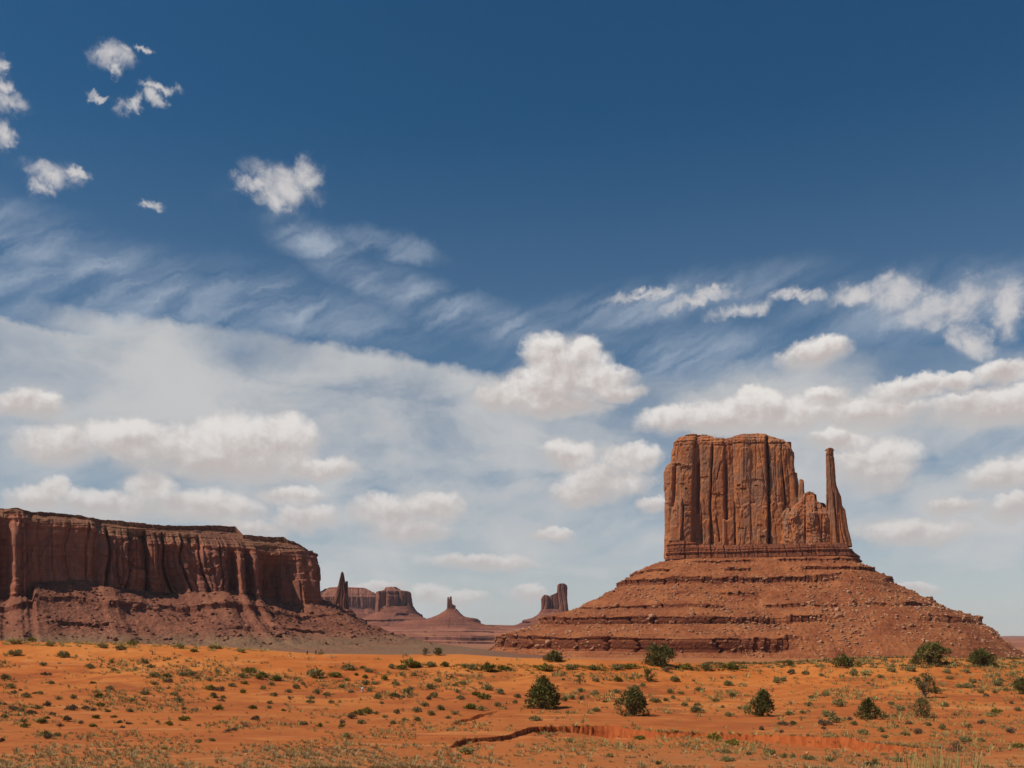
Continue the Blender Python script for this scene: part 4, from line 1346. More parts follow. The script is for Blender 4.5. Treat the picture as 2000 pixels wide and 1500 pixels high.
def far_things():
    # tall two-pronged spire at the mesa's foot
    D = 2300
    w = Wall(D, 669, 0.0)
    r0 = empty('rock_spire', (float(w.X(669)), D, -14))
    tag(r0, 'tall brown pointed rock spire right beside the end of the long mesa', 'rock spire')
    tower('pinnacle', w, [(652, 1150), (660, 1138), (663, 1128), (665, 1121), (668, 1116.5), (670, 1116.5), (672, 1122), (674, 1134), (677, 1152), (680, 1165)],
          [(1206, 646), (1176, 650), (1149, 657), (1131, 660.5), (1118, 666)], [(1206, 684), (1174, 682), (1150, 678), (1136, 675.5), (1122, 672), (1117, 670.5)], 1206, 22, auto(801, 8, 3.0, 60), 190, 180, r0, M['far_rock'], 0.6, rough_top=.6)
    w2 = Wall(D + 9, 678, 0.0)
    tower('side_pinnacle', w2, [(672, 1142), (675, 1136), (677.5, 1134.5), (679.5, 1137), (681, 1148)], [(1206, 671), (1140, 674.5)], [(1206, 683), (1175, 680.5), (1140, 679.6)], 1206, 18, auto(805, 7, 1.8, 60), 130, 140, r0, M['far_rock'], 0.6, rough_top=.5)
    cone(r0, w, 652, 682, 1200, 30, [1190, 1200, 1204, 1216, 1220, 1240, 1262, 1275], [0, 8, 10, 34, 36, 100, 160, 200], [0, 8, 10, 30, 32, 80, 130, 180], [0, 8, 10, 34, 36, 90, 150, 200], M['far_scree'], 810, [(1, 2.5), (3, 3)], amp=2.0, joint=10)
    # far grey mesa behind it
    D = 5200
    w = Wall(D, 680, 0.12)
    r1 = empty('distant_mesa', (float(w.X(660)), D, 20))
    tag(r1, 'distant purple-grey mesa behind the tall rock spire', 'mesa')
    tower('cliff', w, [(600, 1170), (616, 1160), (624, 1154), (636, 1146), (660, 1145), (690, 1146), (712, 1147), (722, 1152), (735, 1158), (745, 1168)],
          [(1204, 596), (1165, 606), (1145, 612)], [(1204, 752), (1165, 748), (1145, 745)], 1204, 380, auto(821, 55, 22, 90, (1166, 3.0)), 420, 110, r1, M['far_rock'], 0.45, rough_top=3)
    cone(r1, w, 604, 748, 1200, 380, [1186, 1194, 1202, 1210, 1232], [0, 10, 24, 40, 90], [0, 10, 24, 40, 90], [0, 12, 28, 50, 120], M['far_scree'], 825, [(1, 6)], n=300, amp=5)
    # square butte in front of it
    D = 4500
    w = Wall(D, 770, 0.25)
    r2 = empty('square_butte', (float(w.X(770)), D, 20))
    tag(r2, 'distant square butte with a low peaked cap between the spires', 'butte')
    tower('cliff', w, [(728, 1155), (734, 1154), (745, 1153), (751, 1151.5), (757, 1145.5), (770, 1145), (776, 1149), (784, 1152.5), (796, 1153.5), (803, 1155), (808, 1160)],
          [(1200, 733), (1145, 734.5)], [(1200, 807), (1156, 804), (1145, 803)], 1200, 130, auto(831, 40, 20, 110, (1154.5, 5.0)), 420, 140, r2, M['far_rock'], 0.35, rough_top=2)
    cone(r2, w, 735, 806, 1196, 130, [1184, 1193, 1199, 1203, 1211, 1214, 1232], [0, 6, 20, 24, 50, 52, 110], [0, 6, 14, 17, 34, 37, 110], [0, 8, 20, 24, 52, 55, 130], M['far_scree'], 835, [(2, 5), (4, 6)], n=340, amp=4)
    # small castle-like spires on their own cone
    D = 4200
    w = Wall(D, 882, 0.0)
    r3 = empty('twin_spire', (float(w.X(882)), D, 20))
    tag(r3, 'small distant pair of needle spires on a wide low cone', 'rock spire')
    tower('pinnacle', w, [(872, 1172), (874, 1166.5), (875.6, 1165.4), (876.6, 1169), (877.4, 1172), (878.4, 1167), (880, 1164.6), (881.6, 1164.8), (883, 1172), (884.5, 1180)],
          [(1203, 872), (1166, 874)], [(1203, 886), (1180, 884), (1164, 882)], 1203, 22, auto(841, 9, 3.5, 60), 200, 120, r3, M['far_rock'], .5, rough_top=.5)
    w3 = Wall(D + 4, 887, 0.0)
    tower('shoulder', w3, [(880, 1180), (885, 1181), (889, 1182.5), (891, 1183), (892, 1188)], [(1204, 880), (1180, 882)], [(1204, 892.4), (1183, 890.6)], 1204, 26, auto(845, 8, 3.0, 40), 150, 70, r3, M['far_rock'], .5, rough_top=.6)
    cone(r3, w, 872, 892, 1200, 30, [1189, 1198, 1204, 1209, 1214, 1218, 1234], [0, 14, 28, 40, 86, 90, 150], [0, 6, 14, 40, 45, 46, 130], [0, 14, 30, 44, 60, 63, 150], M['far_scree'], 849, [(4, 5)], n=320, amp=3, joint=14)
    # castle butte on the right
    D = 4400
    w = Wall(D, 1084, -0.12)
    r4 = empty('castle_butte', (float(w.X(1084)), D, 20))
    tag(r4, 'distant L-shaped butte with one square tower left of the big butte', 'butte')
    tower('cliff', w, [(1052, 1170), (1057, 1168.5), (1060, 1165), (1063, 1162), (1067, 1161.5), (1070, 1165.5), (1072, 1165.5), (1076, 1162.5), (1082, 1160), (1087, 1158), (1088.6, 1156), (1089.2, 1143), (1091, 1140.5), (1096, 1139.3), (1104, 1139.6), (1108, 1141.5), (1110, 1146)],
          [(1204, 1057), (1168, 1057.3), (1139, 1058)], [(1204, 1112), (1185, 1110.8), (1165, 1109.6), (1139, 1108.6)], 1204, 80, auto(851, 22, 9, 110), 420, 200, r4, M['far_rock'], .4, rough_top=1.0)
    cone(r4, w, 1058, 1111, 1200, 80, [1190, 1199, 1204, 1210, 1213, 1217, 1240], [0, 6, 14, 24, 36, 38, 130], [0, 6, 14, 24, 36, 38, 130], [0, 8, 18, 30, 44, 47, 140], M['far_scree'], 855, [(4, 5)], n=320, amp=4, joint=16)
    # low blue hills on the horizon at the right edge
    D = 16000
    xs = np.linspace(1850, 2700, 160)
    hy = np.interp(xs, [1850, 1935, 1950, 1975, 1990, 2040, 2150, 2300, 2700], [1250, 1247, 1244, 1242.5, 1243.5, 1240, 1238, 1243, 1246]) + 0.6 * fbm(xs / 12, 0, 0, 3, 9)
    k = D / F
    X = (xs - 1000) * k
    Zt = CZ + (HY - hy) * k
    rowsY = [D - 1400, D - 500, D - 120, D, D + 1500]
    rowsZ = [-40 + 0 * Zt, Zt * 0.35 - 25, Zt * .75 - 8, Zt, Zt - 60]
    V = np.stack([np.stack([X, np.full_like(X, y), z + (20 * fbm(X / 400, y / 400, 0, 3, 4) if 0 < i < 3 else 0)], -1) for i, (y, z) in enumerate(zip(rowsY, rowsZ))])
    tag(add('hills', V, grid_faces(len(rowsY), len(xs)), M['far_scree']), kind='structure')


far_things()


# ------------------------------------------------------------------ plants
def leaf_quads(C, Nrm, size, r, up=0.3, asp=1.7):
    """C (n,3) centres; returns quads randomly turned about their outward direction"""
    n = len(C)
    d = Nrm + r.normal(scale=0.55, size=(n, 3)) + np.array([0, 0, up])
    d /= np.linalg.norm(d, axis=1)[:, None] + 1e-9
    q = r.normal(size=(n, 3))
    s = np.cross(d, q)
    s /= np.linalg.norm(s, axis=1)[:, None] + 1e-9
    sz = size * r.uniform(0.6, 1.4, size=(n, 1))
    a = C - s * sz * 0.5
    b = C + s * sz * 0.5
    c = C + s * sz * 0.28 + d * sz * asp
    e = C - s * sz * 0.28 + d * sz * asp
    V = np.stack([a, b, c, e], 1).reshape(-1, 3)
    Fc = np.arange(n * 4).reshape(-1, 4)
    return V, Fc


def tube(p, rad, ns=5):
    p = np.asarray(p, float)
    V = []
    for i in range(len(p)):
        d = p[min(i + 1, len(p) - 1)] - p[max(i - 1, 0)]
        d /= np.linalg.norm(d) + 1e-9
        u = np.cross(d, (0.3, 0.9, 0.1)); u /= np.linalg.norm(u) + 1e-9
        w = np.cross(d, u)
        for k in range(ns):
            t = 2 * math.pi * k / ns
            V.append(p[i] + rad[i] * (u * math.cos(t) + w * math.sin(t)))
    return np.array(V), grid_faces(len(p), ns, True)


def join(parts):
    Vs, Fs, o = [], [], 0
    for v, f in parts:
        Vs.append(v)
        Fs.append(f + o)
        o += len(v)
    return np.concatenate(Vs), np.concatenate(Fs)


def crown(r, w, h, z0, prof, nclump, nleaf, leaf, spike=0.5):
    """leaf clumps through a crown of width w and height h starting at z0; prof(t) = relative radius at height t"""
    C, Nn, ends = [], [], []
    ph = r.uniform(0, 6.28, 3)
    for _ in range(nclump):
        t = r.random() ** 0.85
        ang = r.uniform(0, 2 * np.pi)
        lob = 1 + 0.30 * math.sin(2 * ang + ph[0]) + 0.20 * math.sin(3 * ang + ph[1] + 3 * t)
        rad = 0.5 * w * prof(t) * lob * (r.random() ** 0.45)
        c = np.array([rad * math.cos(ang), rad * math.sin(ang), z0 + t * h * (0.92 + 0.16 * r.random())])
        ends.append(c)
        cs = w * r.uniform(0.05, 0.125)
        q = r.normal(size=(nleaf, 3))
        q /= np.linalg.norm(q, axis=1)[:, None]
        q *= r.random((nleaf, 1)) ** 0.5
        C.append(c + q * np.array([cs, cs, cs * (1 + spike)]))
        Nn.append(q + 0.5 * np.array([math.cos(ang), math.sin(ang), 0.6]))
    V, Fc = leaf_quads(np.concatenate(C), np.concatenate(Nn), leaf, r)
    return V, Fc, np.array(ends)


PROF = {
    'dome': lambda t: max(0.0, 1 - (1.05 * t) ** 2.6) ** 0.5 * (0.75 + 0.25 * min(1, t * 4)),
    'cone': lambda t: max(0.03, (1 - t) ** 0.72) * (0.72 + 0.28 * min(1, t * 5)),
    'peak': lambda t: max(0.03, 1 - t ** 1.6) ** 0.9 * (0.85 + 0.15 * min(1, t * 5)),
    'egg': lambda t: max(0.05, math.sin(math.pi * (0.22 + 0.74 * t)) ** 0.6),
    'top': lambda t: max(0.04, math.sin(math.pi * (0.10 + 0.84 * t)) ** 0.6),
}


def juniper(px, py, wpx, hpx, style, label, seed, leafm='juniper', dens=1.0, bare=0.08, name='juniper_tree', cat='tree', stems=3, d0=42.0, d1=346.0):
    X, D, Z = hit(px, py, d0, d1)
    k = D / F
    w, h = wpx * k * 1.10, hpx * k * 0.80
    r = np.random.default_rng(seed)
    root = empty(name, (X, D, Z))
    tag(root, label, cat)
    n = int(66 * dens)
    V, Fc, ends = crown(r, w, h * (1 - bare), h * bare, PROF[style], n, 34, w * 0.030)
    V[:, 2] = np.maximum(V[:, 2], 0.01)
    me = make_mesh('crown', V, Fc, M[leafm])
    o = bpy.data.objects.new('crown', me)
    COL.objects.link(o)
    o.parent = root
    parts = []
    for s in range(stems):
        e = ends[r.integers(len(ends))] * np.array([0.5, 0.5, 1.0])
        e[2] = max(e[2], h * 0.6)
        b = np.array([r.normal() * w * 0.03, r.normal() * w * 0.03, -0.3])
        m1 = b + (e - b) * 0.45 + r.normal(scale=w * 0.03, size=3)
        parts.append(tube([b, m1, e], [w * 0.035, w * 0.022, w * 0.008]))
    for j in r.choice(len(ends), min(len(ends), 26), replace=False):
        e = ends[j]
        b = np.array([e[0] * 0.12, e[1] * 0.12, max(0.1 * h, e[2] * 0.45)])
        parts.append(tube([b, (b + e) / 2 + np.array([0, 0, -0.03 * h]), e], [w * 0.014, w * 0.010, w * 0.004], 4))
    v, f = join(parts)
    o = bpy.data.objects.new('trunk', make_mesh('trunk', v, f, M['bark']))
    COL.objects.link(o)
    o.parent = root
    return root


JUN = [
    (1062, 1384, 76, 66, 'peak', 'largest juniper, broad and peaked, alone on the sand above the gully', 'juniper', 1.6, .02),
    (1238, 1398, 56, 58, 'egg', 'dense upright dark juniper just above the middle of the cut bank', 'juniper', 1.4, .02),
    (1489, 1399, 54, 58, 'cone', 'pointed dark green juniper right of centre above the cut bank', 'juniper', 1.4, .01),
    (1695, 1405, 48, 46, 'cone', 'cone-shaped dark juniper above the right end of the cut bank', 'juniper', 1.3, .01),
    (1802, 1402, 34, 44, 'egg', 'narrow yellow-green juniper below the open straggly juniper', 'juniper_yellow', 1.0, .06),
    (1806, 1364, 44, 58, 'top', 'open straggly juniper with bare lower limbs on the right slope', 'juniper_yellow', 0.55, .25),
    (1818, 1297, 58, 44, 'top', 'wide spreading juniper with visible trunks at the foot of the butte', 'juniper', 1.0, .22),
    (1790, 1297, 26, 20, 'dome', 'small round juniper touching the left side of the wide spreading one', 'juniper', 0.6, .02),
    (1917, 1300, 48, 34, 'dome', 'round dark juniper on a short trunk near the right edge', 'juniper', 1.3, .10),
    (1287, 1301, 52, 46, 'top', 'big dark juniper on the ridge in front of the butte', 'juniper', 1.5, .03),
    (1082, 1291, 38, 20, 'dome', 'low spreading juniper on bare sand at the ridge left of the big one', 'juniper', 1.0, .02),
    (1132, 1336, 17, 22, 'egg', 'small narrow juniper on the red slope above the largest one', 'juniper', 0.6, .02),
    (1265, 1331, 27, 25, 'egg', 'small round juniper below the big dark one on the ridge', 'juniper', 0.7, .02),
    (1648, 1302, 42, 24, 'dome', 'low wide juniper at the ridge under the right talus', 'juniper', 1.0, .02),
    (1998, 1356, 40, 36, 'dome', 'dark juniper cut off by the right edge of the photo', 'juniper', 1.0, .05),
    (1540, 1301, 24, 14, 'dome', 'smallest low green juniper at the ridge under the butte', 'juniper', 0.5, .02),
    (831, 1281, 11, 18, 'egg', 'thin left one of two small trees on the bare ridge', 'juniper', 0.9, .05),
    (856, 1280, 17, 17, 'top', 'rounder right one of two small trees on the bare ridge', 'juniper', 0.9, .12),
    (1828, 1355, 22, 16, 'dome', 'low bush in the shadow right of the straggly juniper', 'juniper', 0.5, .02),
]
for i, j in enumerate(JUN):
    juniper(*j[:6], seed=100 + i, leafm=j[6], dens=j[7], bare=j[8])
juniper(627, 1278, 13, 10, 'dome', 'small grey-green bush beside the two walkers on the ridge', 140, 'sage', 0.3, .02, 'desert_shrub', 'shrub')
juniper(1867, 1469, 22, 24, 'egg', 'dark dead-looking bush beyond the tall grass at the lower right', 141, 'dry', 0.5, .05, 'desert_shrub', 'shrub')


# shrub prototypes of unit width, several shapes of each kind
def shrub_mesh(seed, mat, flat, nleaf, leaf, upright):
    r = np.random.default_rng(seed)
    C, Nn = [], []
    for _ in range(11):
        a = r.uniform(0, 6.28)
        q = r.random() ** 0.6 * 0.34
        c = np.array([q * math.cos(a), q * math.sin(a), flat * (0.02 + 0.26 * (1 - q * 2.2) * r.random() + 0.05 * r.random())])
        n = nleaf // 11
        d = r.normal(size=(n, 3))
        d /= np.linalg.norm(d, axis=1)[:, None]
        d[:, 2] = np.abs(d[:, 2]) * 1.15 - 0.12
        rr = r.uniform(0.10, 0.20)
        C.append(c + d * rr * np.array([1, 1, flat * 1.3]) * r.random((n, 1)) ** .4)
        Nn.append(d * (1 - upright) + upright * np.array([0, 0, 1.4]))
    C = np.concatenate(C)
    C[:, 2] = np.maximum(C[:, 2], 0.01)
    V, Fc = leaf_quads(C, np.concatenate(Nn), leaf, r, 0.2, 2.2)
    parts = [(V, Fc)]
    for _ in range(9):
        a = r.uniform(0, 6.28)
        e = np.array([.30 * math.cos(a), .30 * math.sin(a), flat * .26])
        parts.append(tube([(0, 0, -.06), e * np.array([.5, .5, .65]), e], [.016, .011, .005], 4))
    v, f = join(parts)
    return make_mesh('desert_shrub', v, f, mat)


KINDS = {'s': [shrub_mesh(200 + i, M['sage'], 0.95, 440, 0.045, .25) for i in range(4)],
         'g': [shrub_mesh(220 + i, M['green'], 0.75, 440, 0.050, .2) for i in range(4)],
         'd': [shrub_mesh(240 + i, M['dry'], 0.90, 400, 0.042, .3) for i in range(4)],
         't': [shrub_mesh(260 + i, M['olive_straw'], 0.85, 420, 0.045, .6) for i in range(3)]}
KN = {'s': 'grey-green sagebrush', 'g': 'leafy olive green shrub', 'd': 'dark dry twiggy shrub', 't': 'yellowish bunch-grass clump'}


def zone(px, py):
    if py < 1292:
        return 'along the ridge crest' if px < 1400 else 'at the ridge under the butte'
    if py > 1435:
        return 'in the foreground left of the gully' if px < 900 else 'in the foreground below the cut bank'
    if px < 500:
        return 'on the orange slope below the long mesa'
    if px < 930:
        return 'on the orange slope below the two walkers'
    if px < 1420:
        return 'among the junipers above the cut bank'
    return 'on the right-hand slope below the butte'


traced = [
    # photo x, y of base, width px, kind : left slope
    (84, 1300, 18, 's'), (90, 1319, 20, 'd'), (8, 1328, 26, 's'), (97, 1336, 18, 's'), (22, 1345, 22, 's'), (28, 1355, 16, 's'), (40, 1349, 10, 'd'), (52, 1363, 22, 's'), (68, 1356, 12, 'd'), (80, 1356, 14, 's'),
    (92, 1380, 26, 'd'), (27, 1388, 26, 'd'), (6, 1377, 18, 'd'), (44, 1390, 14, 's'), (62, 1395, 24, 'd'), (70, 1385, 20, 's'), (138, 1387, 30, 'd'), (166, 1386, 26, 'd'), (114, 1367, 16, 's'), (143, 1365, 18, 's'),
    (103, 1397, 16, 'd'), (90, 1404, 16, 'g'), (132, 1409, 28, 'd'), (157, 1414, 18, 'd'), (118, 1420, 16, 'd'), (180, 1420, 22, 'g'), (45, 1411, 16, 's'), (50, 1421, 20, 'g'), (80, 1413, 24, 'g'), (8, 1402, 20, 'g'),
    (195, 1362, 26, 'g'), (215, 1348, 18, 's'), (197, 1380, 20, 'g'), (182, 1389, 16, 'd'), (188, 1404, 16, 'g'), (211, 1391, 14, 'g'), (222, 1402, 14, 'g'), (182, 1335, 14, 'g'), (176, 1305, 20, 's'), (217, 1295, 14, 's'),
    (224, 1310, 14, 's'), (257, 1370, 18, 's'), (253, 1391, 18, 's'), (232, 1412, 16, 'd'), (240, 1422, 16, 'd'), (252, 1415, 14, 'd'), (86, 1437, 26, 'g'), (92, 1444, 26, 'd'), (113, 1439, 18, 's'), (4, 1450, 20, 'd'),
    (281, 1296, 18, 's'), (294, 1304, 18, 's'), (300, 1322, 32, 's'), (325, 1323, 24, 'g'), (328, 1333, 20, 'd'), (358, 1321, 20, 's'), (374, 1320, 22, 's'), (385, 1326, 14, 's'), (303, 1338, 16, 's'), (283, 1357, 20, 's'),
    (341, 1358, 16, 's'), (350, 1371, 18, 's'), (408, 1330, 18, 's'), (424, 1314, 18, 's'), (410, 1348, 26, 'g'), (428, 1350, 22, 'd'), (418, 1363, 22, 's'), (438, 1364, 16, 's'), (431, 1370, 16, 'd'), (455, 1342, 20, 's'),
    (475, 1354, 18, 'g'), (478, 1336, 18, 'g'), (475, 1324, 26, 's'), (488, 1313, 32, 'g'), (425, 1387, 26, 'g'), (359, 1387, 14, 's'), (330, 1417, 18, 'g'), (360, 1408, 24, 'g'), (308, 1412, 12, 'd'), (445, 1430, 20, 'd'), (460, 1428, 18, 'd'),
    (480, 1420, 14, 'd'), (388, 1451, 20, 's'), (413, 1448, 16, 's'), (320, 1464, 16, 't'), (387, 1419, 12, 'd'), (495, 1385, 20, 'g'), (498, 1407, 18, 'd'), (235, 1270, 24, 's'), (378, 1273, 18, 'g'), (259, 1260, 24, 'g'), (63, 1251, 20, 'g'),
    (200, 1266, 24, 't'), (30, 1258, 30, 't'), (100, 1262, 26, 't'), (350, 1266, 24, 't'), (420, 1267, 30, 't'), (470, 1274, 22, 't'), (125, 1284, 30, 's'), (30, 1281, 34, 's'),
    # middle slope
    (505, 1326, 24, 'g'), (515, 1323, 26, 'g'), (540, 1329, 32, 'g'), (612, 1323, 44, 's'), (654, 1323, 30, 'g'), (682, 1309, 32, 's'), (709, 1306, 14, 'g'), (580, 1330, 16, 's'), (593, 1338, 14, 's'), (530, 1339, 16, 's'),
    (512, 1347, 20, 's'), (578, 1345, 18, 's'), (537, 1360, 20, 's'), (607, 1374, 20, 's'), (606, 1365, 18, 's'), (620, 1356, 20, 's'), (639, 1360, 18, 's'), (647, 1374, 14, 's'), (668, 1344, 20, 's'), (686, 1353, 14, 's'), (678, 1330, 16, 's'),
    (712, 1338, 22, 's'), (733, 1337, 18, 's'), (714, 1325, 18, 'g'), (722, 1313, 20, 's'), (695, 1319, 14, 'g'), (751, 1328, 22, 'g'), (763, 1305, 22, 's'), (785, 1308, 26, 'g'), (800, 1302, 40, 'g'), (815, 1304, 30, 'g'), (838, 1303, 32, 's'), (869, 1302, 26, 'g'),
    (773, 1339, 18, 's'), (784, 1320, 12, 's'), (810, 1320, 14, 's'), (798, 1355, 24, 's'), (800, 1348, 20, 'd'), (768, 1361, 24, 'g'), (780, 1363, 18, 'd'), (736, 1365, 24, 's'), (745, 1375, 12, 's'), (720, 1351, 18, 's'), (840, 1345, 22, 's'), (855, 1333, 18, 's'),
    (848, 1363, 22, 's'), (836, 1368, 16, 'd'), (893, 1353, 18, 's'), (900, 1367, 20, 's'), (908, 1304, 20, 't'), (925, 1307, 22, 's'), (955, 1311, 44, 'g'), (985, 1309, 30, 'g'), (902, 1337, 20, 's'), (889, 1341, 14, 's'), (883, 1324, 12, 'd'),
    (687, 1404, 24, 'd'), (700, 1396, 30, 'g'), (715, 1394, 30, 'g'), (668, 1414, 18, 'd'), (668, 1421, 16, 'g'), (708, 1414, 22, 's'), (735, 1395, 16, 's'), (752, 1402, 14, 's'), (775, 1394, 18, 's'), (769, 1415, 18, 's'), (813, 1391, 22, 's'), (842, 1398, 22, 's'),
    (860, 1387, 26, 's'), (817, 1409, 20, 's'), (792, 1409, 16, 's'), (828, 1380, 20, 's'), (888, 1396, 18, 's'), (875, 1404, 14, 's'), (920, 1385, 36, 'g'), (940, 1388, 24, 's'), (945, 1366, 36, 'g'), (930, 1358, 22, 'g'), (950, 1348, 26, 's'), (980, 1356, 22, 's'),
    (971, 1380, 18, 's'), (625, 1420, 18, 'g'), (592, 1416, 22, 's'), (675, 1444, 22, 's'), (734, 1463, 12, 's'), (886, 1424, 10, 's'), (554, 1389, 14, 'g'), (527, 1375, 16, 's'), (525, 1384, 16, 's'), (562, 1353, 16, 's'), (565, 1366, 14, 'd'),
    # around the junipers
    (1103, 1370, 20, 's'), (1118, 1366, 20, 's'), (1136, 1367, 16, 'd'), (1136, 1351, 18, 's'), (1047, 1408, 30, 's'), (1165, 1390, 18, 's'), (1182, 1372, 12, 'g'), (1160, 1359, 26, 's'), (1200, 1354, 26, 's'), (1237, 1348, 24, 's'), (1254, 1342, 18, 's'),
    (1278, 1372, 26, 's'), (1300, 1370, 14, 's'), (1316, 1365, 14, 's'), (1338, 1379, 18, 's'), (1357, 1392, 34, 's'), (1362, 1379, 18, 's'), (1310, 1354, 20, 's'), (1328, 1356, 18, 's'), (1317, 1332, 22, 's'), (1367, 1350, 26, 's'), (1420, 1340, 24, 's'), (1425, 1400, 20, 's'),
    (1398, 1371, 18, 's'), (1430, 1362, 20, 's'), (1208, 1331, 22, 'g'), (1233, 1327, 14, 's'), (1163, 1332, 16, 's'), (1100, 1329, 10, 's'), (1205, 1308, 28, 's'), (1155, 1308, 30, 'g'), (1230, 1306, 30, 'g'), (1300, 1312, 22, 'd'), (1340, 1308, 34, 'g'), (1380, 1309, 34, 's'), (1425, 1307, 34, 'g'),
    (1060, 1310, 40, 'g'), (1115, 1307, 30, 's'), (1012, 1363, 20, 's'), (1005, 1374, 18, 's'), (1487, 1426, 16, 'd'), (1455, 1388, 24, 't'), (1445, 1385, 14, 's'), (1412, 1383, 12, 's'),
    # right slope
    (1515, 1334, 24, 's'), (1528, 1331, 18, 's'), (1545, 1317, 22, 'd'), (1573, 1318, 18, 's'), (1603, 1321, 14, 's'), (1665, 1319, 30, 's'), (1690, 1319, 32, 't'), (1742, 1313, 22, 's'), (1778, 1312, 26, 's'), (1718, 1324, 16, 's'), (1695, 1337, 10, 's'),
    (1586, 1365, 18, 's'), (1612, 1359, 18, 's'), (1569, 1394, 18, 's'), (1540, 1397, 24, 's'), (1580, 1379, 26, 's'), (1640, 1380, 34, 's'), (1618, 1400, 34, 's'), (1635, 1411, 34, 's'), (1612, 1418, 32, 'd'), (1609, 1425, 14, 'd'), (1530, 1417, 22, 'd'), (1548, 1417, 20, 's'),
    (1526, 1431, 14, 'd'), (1658, 1407, 16, 'd'), (1670, 1417, 20, 's'), (1687, 1435, 28, 's'), (1722, 1430, 20, 's'), (1726, 1442, 18, 's'), (1750, 1421, 16, 's'), (1775, 1415, 18, 'd'), (1790, 1435, 24, 'd'), (1768, 1437, 24, 't'), (1812, 1418, 18, 's'), (1838, 1425, 24, 's'), (1757, 1388, 22, 's'),
    (1746, 1400, 14, 's'), (1740, 1377, 18, 's'), (1845, 1381, 18, 's'), (1915, 1414, 20, 'd'), (1893, 1421, 20, 's'), (1975, 1433, 22, 'd'), (1985, 1389, 16, 's'), (1975, 1375, 14, 'd'), (1892, 1344, 28, 's'), (1900, 1334, 20, 's'), (1873, 1343, 20, 's'), (1917, 1354, 16, 's'), (1927, 1361, 14, 'd'), (1943, 1354, 16, 's'),
    (1950, 1340, 24, 's'), (1965, 1350, 20, 's'), (1985, 1340, 18, 's'), (1955, 1332, 16, 'd'), (1937, 1400, 30, 't'), (1945, 1393, 26, 'g'), (1886, 1313, 20, 's'), (1848, 1315, 16, 's'), (1855, 1327, 16, 's'), (1885, 1450, 28, 's'), (1916, 1450, 20, 's'), (1990, 1461, 26, 'g'),
    # below the bank
    (1250, 1445, 26, 'g'), (1395, 1447, 40, 'g'), (1430, 1456, 34, 'g'), (1230, 1463, 16, 'd'), (1340, 1457, 14, 'd'), (1110, 1450, 26, 't'), (1420, 1488, 34, 's'), (1418, 1472, 22, 's'), (1461, 1475, 16, 's'), (1506, 1474, 24, 's'), (1530, 1480, 24, 's'), (1547, 1480, 22, 's'), (1577, 1484, 28, 's'),
    (1622, 1488, 30, 's'), (1677, 1478, 14, 'd'), (1725, 1475, 14, 's'), (1808, 1480, 18, 'd'), (1755, 1488, 28, 's'), (1705, 1499, 40, 's'), (1780, 1484, 26, 't'), (1497, 1470, 20, 't'), (910, 1474, 40, 't'), (1192, 1480, 18, 's'), (1285, 1494, 18, 's'),
]
r = np.random.default_rng(21)
n_ind = 0
for (px, py, wpx, k) in traced:
    if n_ind >= 330:
        break
    X, D, Z = hit(px + r.uniform(-.5, .5), py)
    wm = wpx * D / F * 1.12
    o = bpy.data.objects.new({'s': 'sagebrush', 'g': 'green_shrub', 'd': 'dry_shrub', 't': 'grass_clump'}[k], KINDS[k][r.integers(len(KINDS[k]))])
    o.location = (X, D, Z - 0.02)
    o.rotation_euler = (0, 0, r.uniform(0, 6.28))
    hs_ = r.uniform(0.8, 1.15) * (0.85 if wpx > 24 else 1.0)
    o.scale = (wm, wm * r.uniform(.7, 1.0), wm * hs_)
    COL.objects.link(o)
    zn_ = zone(px, py)
    tag(o, KN[k] + ' ' + zn_, 'grass clump' if k == 't' else 'shrub', KN[k] + 's ' + zn_)
    n_ind += 1


# countless small tufts and seedlings between the shrubs
def tufts(name, spots, mats, label, seed, blades=(9, 16), tall=1.0):
    r = np.random.default_rng(seed)
    Vs = []
    for (X, Y, Z, w) in spots:
        n = r.integers(*blades)
        a = r.uniform(0, 6.28, n)
        q = (r.random(n) ** .6) * w * .38
        b = np.stack([X + q * np.cos(a), Y + q * np.sin(a), np.full(n, Z)], -1)
        d = np.stack([np.cos(a) * r.uniform(.1, .8, n), np.sin(a) * r.uniform(.1, .8, n), r.uniform(.7, 1.3, n) * tall], -1)
        L = w * r.uniform(.28, .6, (n, 1))
        s = np.stack([-np.sin(a + r.normal(0, .6, n)), np.cos(a), np.zeros(n)], -1) * w * .06 * (1.0 if tall < 1.3 else .45)
        e = b + d * L
        Vs.append(np.stack([b - s, b + s, e + s * .35, e - s * .35], 1).reshape(-1, 3))
    V = np.concatenate(Vs)
    o = add(name, V, np.arange(len(V)).reshape(-1, 4), mats)
    tag(o, label, kind='stuff')
    return o


def spots(n, fy, fw, seed, dens):
    r = np.random.default_rng(seed)
    out = []
    while len(out) < n:
        px, py = r.uniform(-450, 2450), fy(r)
        if r.random() > dens(px, py):
            continue
        X, D, Z = hit(px, py)
        out.append((X, D, Z - .02, fw(r) * D / F))
    return out


def dn(px, py):
    yr = np.interp(px, RIDGE[:, 0], RIDGE[:, 1])
    if py < yr + 2:
        return 0.0
    v = 0.06 + 0.10 * (px > 1350) + 0.94 * float(sstep(fbm(px / 110, py / 20, 0, 4, 91), -.05, .35))
    if px < 1450 and py < yr + 26:
        v *= 0.12
    if 1000 < px < 1500 and 1395 < py < 1432:
        v *= 0.12
    return v


